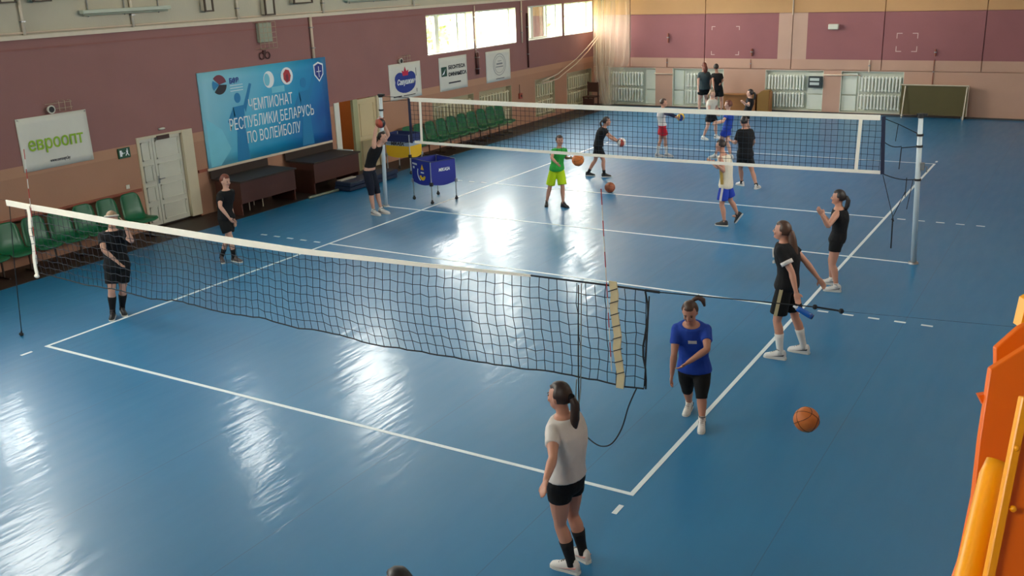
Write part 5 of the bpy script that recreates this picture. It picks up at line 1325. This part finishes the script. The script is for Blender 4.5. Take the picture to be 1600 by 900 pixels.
        if 'print' in c:    # (t along torso, side offset, width, height, material)
            for (t, so, w_, h_, mt, face_) in c['print']:
                Xd, Yd = (SR, SF) if face_ == 'front' else ((SF, SR) if face_ == 'right' else ((-SF, -SR) if face_ == 'left' else (-SR, -SF)))
                base = {'front': 0.146, 'back': 0.146, 'left': 0.20, 'right': 0.20}[face_] * s * bw
                cc = pel + (nk - pel) * t + Yd * (base + 0.006) + Xd * so; m = MB()
                m.prism([cc - Xd * w_ / 2 - up_t * h_ / 2, cc + Xd * w_ / 2 - up_t * h_ / 2, cc + Xd * w_ / 2 + up_t * h_ / 2, cc - Xd * w_ / 2 + up_t * h_ / 2], -Yd * 0.03); m.build('shirt_print', mt, P)
    if 'undershirt_strip' in S:
        pass
    if 'shorts' in S:
        c = S['shorts']; m = MB(); torso(m, -0.16, c.get('waist', 0.14), c.get('inf', 0.012)); ln = c.get('len', 0.55); fl_ = c.get('flare', 0.02)
        for side in 'LR':
            if ln <= 1.0:
                limb(m, hip[side], kn[side], [(-0.12, 0.075 * s), (0.0, 0.098 * s * bw), (ln * 0.5, (0.090 * bw + fl_ * 0.6) * s), (ln, (0.080 * bw + fl_) * s)], 14)
            else:
                limb(m, hip[side], kn[side], [(-0.12, 0.075 * s), (0.0, 0.096 * s * bw), (0.5, (0.080 * bw + fl_) * s), (1.0, (0.058 + fl_) * s)], 14)
                limb(m, kn[side], AN[side], [(-0.06, (0.058 + fl_) * s), (ln - 1.0, (0.058 + fl_) * s)], 14)
        remeshed(m, c.get('name', 'shorts'), c['mat'], P, origin, max(0.012, vox), 4)
        if 'stripe' in c:
            for side in c.get('sides', 'LR'):
                q = -1 if side == 'L' else 1; d_ = (kn[side] - hip[side]); m = MB(); rows = []
                for k in range(6):
                    t = -0.05 + (ln + 0.04) * k / 5; r_ = (0.098 * bw + (0.080 * bw + fl_ - 0.098 * bw) * max(0, t) / ln) * s + 0.004
                    cc = hip[side] + d_ * t + Rt * (q * r_); rows.append([cc - F * 0.022, cc + F * 0.022, cc + F * 0.022 - Rt * (q * 0.03), cc - F * 0.022 - Rt * (q * 0.03)])
                m.loft(rows); m.build('side_stripe', c['stripe'], P)
    if 'sock' in S:
        c = S['sock']
        for side in 'LR':
            kd = (AN[side] - kn[side]); back = -(F - kd.normalized() * F.dot(kd.normalized())).normalized(); t0 = c.get('top', 0.4)
            rows = [(t, r, o_) for t, r, o_ in [(0.05, 0.053, 0), (0.25, 0.060, 0.012), (0.4, 0.057, 0.012), (0.55, 0.050, 0.008), (0.7, 0.044, 0.004), (0.85, 0.039, 0.002), (0.97, 0.038, 0), (1.05, 0.040, 0)] if t >= t0]
            m = MB(); m.tube([kn[side] + kd * t + back * (o_ * s) for t, r, o_ in rows], [r * s * (0.5 + 0.5 * bw) + 0.002 for t, r, o_ in rows], 14); m.build('sock', c['mat'], P, smooth=True)
    # ---- shoes
    c = S.get('shoe', {})
    for side in 'LR':
        f = S['foot' + side]; D_ = TD[side]; X_ = D_.cross(UP); tip = math.radians(f[4]) if len(f) > 4 else 0.0
        D2 = (D_ * math.cos(tip) - UP * math.sin(tip)); U2 = (UP * math.cos(tip) + D_ * math.sin(tip))
        b0 = AN[side] - U2 * 0.085 * s; fs_ = s * S.get('footsize', 1.0)
        def ringsf(prof, z0=0.0, grow=0.0):
            rg = []
            for (t, w_, h_) in prof:
                cc = b0 + D2 * (t * fs_); w2 = w_ * fs_ + grow
                rg.append([cc + X_ * (w2 * a) + U2 * (z0 + h_ * fs_ * b) for a, b in ((-0.9, 0.0), (-1.0, 0.35), (-0.75, 0.8), (-0.3, 1.0), (0.3, 1.0), (0.75, 0.8), (1.0, 0.35), (0.9, 0.0))])
            return rg
        m = MB(); m.loft(ringsf([(-0.072, 0.022, 0.075), (-0.055, 0.033, 0.105), (-0.01, 0.036, 0.112), (0.035, 0.037, 0.105), (0.075, 0.040, 0.078), (0.12, 0.043, 0.058), (0.16, 0.040, 0.046), (0.185, 0.030, 0.036), (0.197, 0.014, 0.022)], 0.016 * s)); so = m.build('shoe', c.get('mat', M_WHITE), P, smooth=True)
        m = MB(); sol = []
        for (t, w_, h_) in [(-0.080, 0.020, 0.024), (-0.065, 0.034, 0.026), (0.0, 0.037, 0.024), (0.06, 0.038, 0.022), (0.12, 0.046, 0.020), (0.165, 0.043, 0.020), (0.195, 0.030, 0.022), (0.205, 0.012, 0.024)]:
            cc = b0 + D2 * (t * fs_); w2 = w_ * fs_
            sol.append([cc - X_ * w2 + U2 * 0.001, cc - X_ * w2 + U2 * (h_ * fs_), cc + X_ * w2 + U2 * (h_ * fs_), cc + X_ * w2 + U2 * 0.001])
        m.loft(sol); m.build('sole', c.get('sole', M_WHITE), so)
        if vox < 0.0115:
            for k in range(4):
                t = 0.045 + k * 0.022; h_ = (0.104 - 0.62 * (t - 0.035)) * fs_ + 0.018 * s
                cc = b0 + D2 * (t * fs_) + U2 * h_; m = MB(); m.bar(cc - X_ * 0.020 * fs_, cc + X_ * 0.020 * fs_, 0.007, 0.005, tuple(U2)); m.build('lace', c.get('lace', S_GREY), so)
            m = MB(); m.tube([b0 + D2 * (0.010 * fs_) + U2 * (0.122 * fs_), b0 + D2 * (0.008 * fs_) + U2 * (0.133 * fs_)], [0.040 * fs_, 0.037 * fs_], 12); m.build('collar', c.get('lace', S_GREY), so)
        if 'accent' in c:
            for q in (-1, 1):
                m = MB(); cc = b0 + X_ * (q * 0.041 * fs_) + U2 * 0.045 * fs_; m.prism([cc + D2 * 0.10 * fs_ - U2 * 0.012, cc + D2 * (-0.03) * fs_ + U2 * 0.02, cc - D2 * 0.06 * fs_ + U2 * 0.03, cc - D2 * 0.05 * fs_ + U2 * 0.01], X_ * (-q * 0.012)); m.build('shoe_stripe', c['accent'], so)
    return dict(P=P, wr=wr, el=el, hd=hd, sh=sh, pel=pel, F=F, Rt=Rt, s=s, nk=nk, HF=HF, HU=HU, HR=HR, kn=kn, AN=AN)

HB = mat('dark_brown_hair', (44, 28, 22), rough=0.5, var=0.3, scale=30, stretch=(4, 4, 1)); HBR = mat('brown_hair', (72, 46, 32), rough=0.5, var=0.3, scale=30, stretch=(4, 4, 1)); HRED = mat('auburn_hair', (104, 50, 34), rough=0.5, var=0.3, scale=30); HBL = mat('ash_blond_hair', (150, 124, 98), rough=0.55, var=0.25, scale=30); HBK = mat('near_black_hair', (30, 22, 22), rough=0.5, var=0.2, scale=30)
def cloth(name, col, rough=0.85): return mat(name, col, rough=rough, var=0.10, scale=9, bump=0.9, bscale=9, spec=0.3)
C_BLACK = cloth('black_jersey', (17, 17, 20)); C_BLACK2 = cloth('black_shorts_cloth', (13, 13, 15)); C_WHITE = cloth('white_tshirt_cloth', (206, 200, 196)); C_BLUE = cloth('blue_tshirt_cloth', (34, 66, 156)); C_GREEN = cloth('green_tshirt_cloth', (44, 150, 62)); C_LIME = cloth('lime_shorts_cloth', (176, 206, 26)); C_RED = cloth('red_shorts_cloth', (176, 24, 40)); C_CREAM = cloth('cream_vest_cloth', (214, 204, 184)); C_ROYAL = cloth('royal_shorts_cloth', (34, 60, 160)); C_SLATE = cloth('slate_tshirt_cloth', (62, 74, 78)); C_NAVY = cloth('navy_cloth', (26, 32, 62)); C_TAN = cloth('tan_stripe_cloth', (160, 146, 112)); C_YEL = cloth('mustard_stripe', (170, 138, 70)); C_SOCKB = cloth('black_sock', (20, 20, 23)); C_SOCKW = cloth('white_sock', (206, 204, 200)); C_DNAVY = cloth('dark_navy_leggings', (22, 26, 40)); C_GREYW = cloth('greyish_white_top', (196, 190, 178))
S_WHITE = mat('white_shoe', (208, 204, 200), rough=0.5, var=0.08, scale=20); S_BLACK = mat('black_shoe', (26, 26, 30), rough=0.5); S_SOLE = mat('pale_sole', (206, 204, 196), rough=0.6); S_PINK = mat('pale_pink_trim', (206, 150, 140), rough=0.5); S_GREY = mat('grey_shoe', (80, 70, 70), rough=0.5, var=0.2, scale=30)

def tail_std(length, r=0.03, out=0.13):
    return [(-0.095, 0.03, 0, r * 0.6), (-0.118, 0.02, 0, r * 0.75), (-out - 0.02, -0.03, 0, r), (-out - 0.01, -0.03 - length * 0.5, 0, r * 1.05), (-out + 0.005, -0.03 - length * 0.85, 0, r * 0.7), (-out + 0.01, -0.03 - length, 0, r * 0.25)]

# 1 girl in white t-shirt, near centre
p1 = person('girl in white t-shirt and black shorts standing nearest the camera', H=1.68, face=172, vox=0.009, hairmat=HB, skin=0, fem=0.6, build=1.1,
    footL=(893, 880, 0, 8), footR=(911, 862, 0, -10), pel=(884, 752), neck=(881, 650), head=(874, 620), tail=tail_std(0.26, 0.036), band=C_BLACK,
    armL=((864, 716, -1), (853, 750, -1)), armR=((884, 712, 1), (880, 742, 1)), nod=0.05,
    shirt=dict(mat=C_WHITE, hem=0.10, sleeve=0.55, inf=0.022), shorts=dict(mat=C_BLACK2, len=0.32, flare=0.012, inf=0.014, waist=0.2), sock=dict(mat=C_SOCKB, top=0.4), shoe=dict(mat=S_WHITE, sole=S_SOLE, accent=S_PINK))
# 2 woman in blue
p2 = person('woman in blue t-shirt and black capri leggings bending forward on the sideline', H=1.64, face=-78, look=-80, vox=0.009, hairmat=HBR, skin=2, fem=0.8, build=1.08, nod=0.45,
    footL=(1097, 656, 0, 5), footR=(1077, 630, 0, -5), pel=(1085, 577, 0.05), neck=(1080, 507, -0.28), head=(1078, 488, -0.36), tail=[(-0.08, 0.06, 0, 0.02), (-0.11, 0.085, -0.03, 0.022), (-0.13, 0.10, -0.07, 0.03), (-0.12, 0.075, -0.12, 0.028), (-0.10, 0.01, -0.135, 0.012)],
    armL=((1105, 546, -1), (1071, 569, -1)), armR=((1053, 556, -1), (1050, 584, 1)), twist=10,
    shirt=dict(mat=C_BLUE, hem=-0.03, sleeve=0.6, inf=0.022, print=[(0.72, 0.0, 0.09, 0.035, C_WHITE, 'front')]), shorts=dict(mat=C_BLACK2, len=1.12, flare=0.010, name='leggings'), shoe=dict(mat=S_WHITE, sole=S_SOLE, accent=S_BLACK), sock=dict(mat=C_SOCKW, top=0.85))
# 3 girl with bottle
p3 = person('tall girl in black number jersey with long brown hair holding a blue bottle', H=1.74, face=176, vox=0.009, hairmat=HBR, skin=0, fem=0.5,
    footL=(1219, 551, 0, 5), footR=(1256, 542, 0, 0), pel=(1229, 446), neck=(1226, 378), head=(1222, 361), tail=[(-0.09, 0.03, 0, 0.03), (-0.115, 0.0, 0, 0.04), (-0.14, -0.10, 0, 0.055), (-0.17, -0.25, 0, 0.062), (-0.18, -0.42, 0, 0.05), (-0.18, -0.54, 0, 0.018)],
    armL=((1243, 436, -1), (1246, 466, -1)), armR=((1266, 416, 1), (1282, 439, 1)), nod=-0.05, palmL=(0.2, -1, 0),
    shirt=dict(mat=C_BLACK, hem=-0.06, sleeve=0.55, inf=0.03, print=[(0.72, 0.02, 0.09, 0.11, C_WHITE, 'front'), (0.52, 0.02, 0.12, 0.03, C_WHITE, 'front')]), shorts=dict(mat=C_BLACK2, len=0.78, flare=0.03, stripe=C_TAN, sides='L'), sock=dict(mat=C_SOCKW, top=0.4), shoe=dict(mat=S_WHITE, sole=S_SOLE, accent=S_BLACK))
m = MB(); _d = (p3['el']['L'] - p3['sh']['L']).normalized(); _s = p3['el']['L'] + (p3['sh']['L'] - p3['el']['L']) * 0.42
m.tube([_s - _d * 0.025, _s + _d * 0.025], 0.076, 14); m.build('arm_band', C_WHITE, p3['P'], smooth=True)
# bottle in her hand
w_ = p3['wr']['L']; q_ = on_plane(1243, 480, w_, -0.02); q2_ = on_plane(1272, 497, w_, -0.02); dv = (q2_ - q_).normalized()
e = empty('water_bottle', q2_, 'blue drinking bottle held by the tall girl in black', 'bottle')
m = MB(); m.tube([q_ + dv * t for t in (0.02, 0.05, 0.10, 0.15, 0.22, 0.235)], [0.030, 0.036, 0.034, 0.036, 0.036, 0.030], 14); m.build('bottle_body', mat('blue_bottle_plastic', (24, 92, 178), rough=0.25), e, smooth=True)
m = MB(); m.tube([q_ + dv * t for t in (-0.03, 0.0, 0.02)], [0.012, 0.016, 0.031], 12); m.build('bottle_cap', mat('bottle_cap_white', (206, 212, 218), rough=0.4), e, smooth=True)
m = MB(); m.tube([q_ + dv * t for t in (0.2, 0.24)], [0.037, 0.033], 14); m.build('bottle_base', mat('bottle_base_dark', (22, 40, 88), rough=0.4), e, smooth=True)
# 4 girl in black tank top
p4 = person('girl in black tank top and shorts on the sideline with a hand raised', H=1.60, face=182, vox=0.010, hairmat=HBK, skin=0, fem=0.5, build=1.06,
    footL=(1307, 448, 0, 5), footR=(1299, 437, 0, -5), pel=(1308, 374), neck=(1311, 324), head=(1310, 309), tail=tail_std(0.16, 0.035, 0.125),
    armL=((1294, 354, -1), (1284, 336, -1)), armR=((1296, 352, 1), (1288, 337, 1)), 
    shirt=dict(mat=C_BLACK, hem=-0.02, sleeve=0, inf=0.014, top=0.96, name='tank_top'), shorts=dict(mat=C_BLACK2, len=0.42, flare=0.012), sock=dict(mat=C_SOCKW, top=0.85), shoe=dict(mat=S_WHITE, sole=S_SOLE, accent=S_GREY))
# 5 headband girl behind near net
p5 = person('girl with headband in black shirt and knee socks behind the near net', H=1.66, face=-42, vox=0.010, hairmat=HBL, skin=1, fem=0.4, build=1.1,
    footR=(176, 488, 0, -5), footL=(191, 482, 0, 15), pel=(183, 417), neck=(175, 360), head=(175, 343), headband=C_GREYW,
    armR=((162, 391, -1), (188, 413, -1)), armL=((206, 377, -1), (196, 354, -1)), tail=tail_std(0.12, 0.03),
    shirt=dict(mat=C_BLACK, hem=-0.06, sleeve=0.6, inf=0.024), shorts=dict(mat=C_BLACK2, len=0.66, flare=0.008), sock=dict(mat=C_SOCKB, top=0.25), shoe=dict(mat=S_BLACK, sole=S_SOLE))
# 6 red-haired
p6 = person('auburn-haired player in black shirt and shorts walking near the dark desks', H=1.58, face=0, vox=0.011, hairmat=HRED, skin=1,
    footR=(366, 402, 0, 0), footL=(346, 402, 0, -35), pel=(354, 341), neck=(353, 297), head=(352, 283), nod=0.25,
    armR=((344, 323, -1), (360, 343, -1)), armL=((360, 324, 1), (366, 345, 1)),
    shirt=dict(mat=C_BLACK, hem=-0.06, sleeve=0.6, inf=0.024), shorts=dict(mat=C_BLACK2, len=0.62, flare=0.03), sock=dict(mat=C_SOCKB, top=0.55), shoe=dict(mat=S_GREY, sole=S_SOLE))
# 7 player reaching up at left post
p7 = person('player in black top and capri leggings reaching overhead with a ball by the left post', H=1.66, face=12, vox=0.011, hairmat=HBK, skin=1, fem=0.3,
    footR=(584, 330, 0, -20), footL=(596, 328, 0, 0), pel=(577, 268), neck=(591, 226), head=(598, 215), nod=-0.1,
    armR=((586, 206, -1), (590, 191, 1)), armL=((607, 211, 1), (600, 193, 1)), shR=(0, 0, 0.05), shL=(0, 0, 0.03), curlR=0.7, curlL=0.7, palmR=(0.6, 0.6, 0.3), palmL=(-0.6, -0.4, 0.3), tail=tail_std(0.10, 0.03),
    shirt=dict(mat=C_BLACK, hem=0.18, sleeve=0, inf=0.016, top=0.97, name='tank_top'), shorts=dict(mat=C_DNAVY, len=1.12, flare=0.014, waist=0.08, name='leggings'), shoe=dict(mat=S_WHITE, sole=S_SOLE, accent=S_GREY), sock=dict(mat=C_SOCKW, top=0.85))
# 8 boy in green
p8 = person('boy in bright green t-shirt and lime shorts', H=1.48, face=-45, vox=0.011, hairmat=HB, skin=0, build=0.98, hairlow=-0.35,
    footR=(854, 316, 0, -20), footL=(880, 318, 0, 25), pel=(870, 264), neck=(874, 231), head=(874.5, 220),
    armR=((862, 247, -1), (870, 255, -1)), armL=((884, 247, 1), (891, 247, -1)),
    shirt=dict(mat=C_GREEN, hem=-0.10, sleeve=0.55, inf=0.026), shorts=dict(mat=C_LIME, len=0.88, flare=0.035), shoe=dict(mat=S_BLACK, sole=S_BLACK))
# 9 player in black with ball
p9 = person('player in black t-shirt and shorts holding a ball behind the far net', H=1.50, face=28, vox=0.012, hairmat=HB, skin=0,
    footR=(944, 272, 0, 0), footL=(919, 270, 0, -10), pel=(935, 228), neck=(944, 199), head=(948, 190),
    armR=((953, 215, -1), (964, 221, -1)), armL=((956, 214, 1), (966, 220, 1)), tail=tail_std(0.10, 0.025),
    shirt=dict(mat=C_BLACK, hem=-0.04, sleeve=0.55, inf=0.022), shorts=dict(mat=C_BLACK2, len=0.68, flare=0.03), sock=dict(mat=C_SOCKB, top=0.7), shoe=dict(mat=S_BLACK, sole=S_SOLE))
# 10 red shorts
p10 = person('player in white shirt with navy sleeves and red shorts behind the far net', H=1.46, face=25, vox=0.012, hairmat=HBR, skin=0, hairlow=-0.35,
    footL=(1027, 241, 0, 0), footR=(1042, 241, 0, 0), pel=(1035, 196), neck=(1035, 171), head=(1037, 161),
    armR=((1046, 179, -1), (1056, 183, -1)), armL=((1047, 178, 1), (1057, 182, 1)),
    shirt=dict(mat=C_WHITE, hem=0.0, sleeve=0.35, inf=0.02), shorts=dict(mat=C_RED, len=0.62, flare=0.035), sock=dict(mat=C_SOCKW, top=0.4), shoe=dict(mat=S_WHITE, sole=S_SOLE, accent=S_GREY))
m = MB()
for sd_ in 'LR':
    m = MB(); A, B, C_ = p10['sh'][sd_], p10['el'][sd_], p10['wr'][sd_]; m.tube([A + (B - A) * 0.4, B, B + (C_ - B) * 0.9], [0.05, 0.042, 0.032], 10); m.build('arm_sleeve', C_NAVY, p10['P'], smooth=True)
# 11 boy in cream vest
p11 = person('boy in cream basketball vest and royal blue shorts walking left', H=1.58, face=178, vox=0.011, hairmat=HB, skin=0, hairlow=-0.35, nod=0.15,
    footL=(1132, 347, 0, 0), footR=(1153, 335, 0.10, 0, 55), pel=(1134, 290), neck=(1130, 241), head=(1126, 228), poleR=(-1, 0.1, 0.2),
    armL=((1131, 268, -1), (1120, 258, -1)), armR=((1122, 262, 1), (1112, 254, 1)),
    shirt=dict(mat=C_CREAM, hem=-0.08, sleeve=0, inf=0.026, top=0.97, name='vest', print=[(0.42, 0.0, 0.05, 0.40, C_YEL, 'left')]), shorts=dict(mat=C_ROYAL, len=0.72, flare=0.04, stripe=C_WHITE), shoe=dict(mat=S_BLACK, sole=S_SOLE))
# 12 boy in black, back turned
p12 = person('boy in loose black t-shirt seen from behind at the far net', H=1.55, face=130, vox=0.012, hairmat=HBK, skin=0, hairlow=-0.45, build=1.08,
    footR=(1182, 290, 0, -50), footL=(1159, 285, 0, 20), pel=(1164, 243), neck=(1164, 201), head=(1162, 190),
    armL=((1148, 228, -1), (1141, 219, 1)), armR=((1178, 222, 1), (1172, 232, 1)),
    shirt=dict(mat=C_BLACK, hem=-0.10, sleeve=0.75, inf=0.034), shorts=dict(mat=C_BLACK2, len=0.6, flare=0.03), sock=dict(mat=C_SOCKB, top=0.85), shoe=dict(mat=S_WHITE, sole=S_SOLE, accent=S_BLACK))
# 13 blue far
p13 = person('player with auburn hair in blue shirt and blue shorts beyond the far net', H=1.52, face=185, vox=0.013, hairmat=HRED, skin=1,
    footL=(1117, 243, 0, 0), footR=(1142, 244, 0, 0), pel=(1136, 200), neck=(1138, 174), head=(1138, 164),
    armL=((1130, 190, -1), (1120, 193, -1)), armR=((1132, 188, 1), (1122, 190, 1)),
    shirt=dict(mat=C_NAVY if False else C_BLUE, hem=-0.02, sleeve=0.55, inf=0.022), shorts=dict(mat=C_ROYAL, len=0.5, flare=0.03), sock=dict(mat=C_SOCKW, top=0.85), shoe=dict(mat=S_WHITE, sole=S_SOLE, accent=S_GREY))
# 14 white top far
p14 = person('player in off-white top and black shorts beyond the far net', H=1.55, face=-20, vox=0.013, hairmat=HBL, skin=1,
    footL=(1119, 212, 0, 0), footR=(1099, 214, 0, 0), pel=(1111, 180), neck=(1113, 155), head=(1113, 147),
    armL=((1120, 170, 1), (1127, 176, -1)), armR=((1108, 172, -1), (1118, 178, -1)), tail=tail_std(0.1, 0.025),
    shirt=dict(mat=C_GREYW, hem=0.08, sleeve=0.5, inf=0.022), shorts=dict(mat=C_BLACK2, len=0.55, flare=0.03), shoe=dict(mat=S_WHITE, sole=S_SOLE, accent=S_GREY), sock=dict(mat=C_SOCKW, top=0.85))
# 15 dark-haired far
p15 = person('dark-haired player in black by the plywood box beyond the far net', H=1.55, face=188, vox=0.013, hairmat=HBK, skin=1,
    footL=(1162, 207, 0, 0), footR=(1172, 206, 0, 0), pel=(1166, 177), neck=(1172, 153), head=(1172, 146), tail=tail_std(0.16, 0.035),
    armL=((1170, 165, -1), (1163, 161, -1)), armR=((1167, 165, 1), (1161, 160, 1)),
    shirt=dict(mat=C_BLACK, hem=-0.04, sleeve=0.5, inf=0.02), shorts=dict(mat=C_BLACK2, len=0.55, flare=0.02), shoe=dict(mat=S_WHITE, sole=S_SOLE, accent=S_GREY), sock=dict(mat=C_SOCKW, top=0.85))
# 16 adult in slate shirt at far wall
p16 = person('person in slate grey shirt with auburn hair standing at the far wall, back turned', H=1.68, face=135, vox=0.013, hairmat=HRED, skin=1, build=1.15,
    footL=(1092, 173, 0, 0), footR=(1106, 173, 0, 0), pel=(1100, 139), neck=(1100, 112), head=(1100, 103.5), hairlow=-1.2, tail=[(-0.05, 0.03, 0, 0.07), (-0.09, -0.05, 0, 0.085), (-0.11, -0.14, 0, 0.08), (-0.11, -0.22, 0, 0.04)],
    armL=((1091, 126, -1), (1091, 137, -1)), armR=((1111, 124, 1), (1110, 136, 1)),
    shirt=dict(mat=C_SLATE, hem=-0.02, sleeve=0.7, inf=0.035), shorts=dict(mat=C_BLACK2, len=0.45, flare=0.03), shoe=dict(mat=S_WHITE, sole=S_SOLE, accent=S_GREY))
# 17 in black at far wall
p17 = person('person in black standing beside the one in slate grey at the far wall', H=1.62, face=100, vox=0.013, hairmat=HBK, build=0.92, skin=0, hairlow=-0.45,
    footL=(1119, 175, 0, 0), footR=(1127, 175, 0, 0), pel=(1122, 139), neck=(1120, 114), head=(1119, 105.5),
    armL=((1114, 126, -1), (1115, 136, -1)), armR=((1129, 126, 1), (1126, 130, -1)),
    shirt=dict(mat=C_BLACK, hem=-0.06, sleeve=0.6, inf=0.024), shorts=dict(mat=C_BLACK2, len=0.6, flare=0.03), shoe=dict(mat=S_WHITE, sole=S_SOLE, accent=S_GREY))
# 18 person below the frame: only the crown of the head shows
_r18 = on_z(622, 915, 1.54)
def px(v):
    d = RM.transposed() @ (Vector(v) - CAM_POS); return (800 + FPX * d.x / d.y, 450 - FPX * d.z / d.y)
def at18(x, y, z): return px((_r18.x + x, _r18.y + y, z))
p18 = person('dark-haired person at the bottom edge, only the crown of the head in view', H=1.64, face=150, vox=0.014, hairmat=HBK, skin=0, ref=Vector((_r18.x, _r18.y, 0)),
    footL=at18(-0.05, -0.1, 0.09) + (0,), footR=at18(0.05, 0.1, 0.09) + (0,), pel=at18(0, 0, 0.90), neck=at18(0, 0, 1.38), head=at18(0, 0, 1.525),
    armL=(at18(-0.1, -0.22, 1.08) + (-1,), at18(-0.2, -0.24, 0.86) + (-1,)), armR=(at18(0.0, 0.22, 1.08) + (1,), at18(-0.1, 0.24, 0.86) + (1,)),
    shirt=dict(mat=C_BLACK, hem=-0.06, sleeve=0.5, inf=0.02), shorts=dict(mat=C_BLACK2, len=0.6, flare=0.03), shoe=dict(mat=S_BLACK, sole=S_SOLE))
finish_remesh()
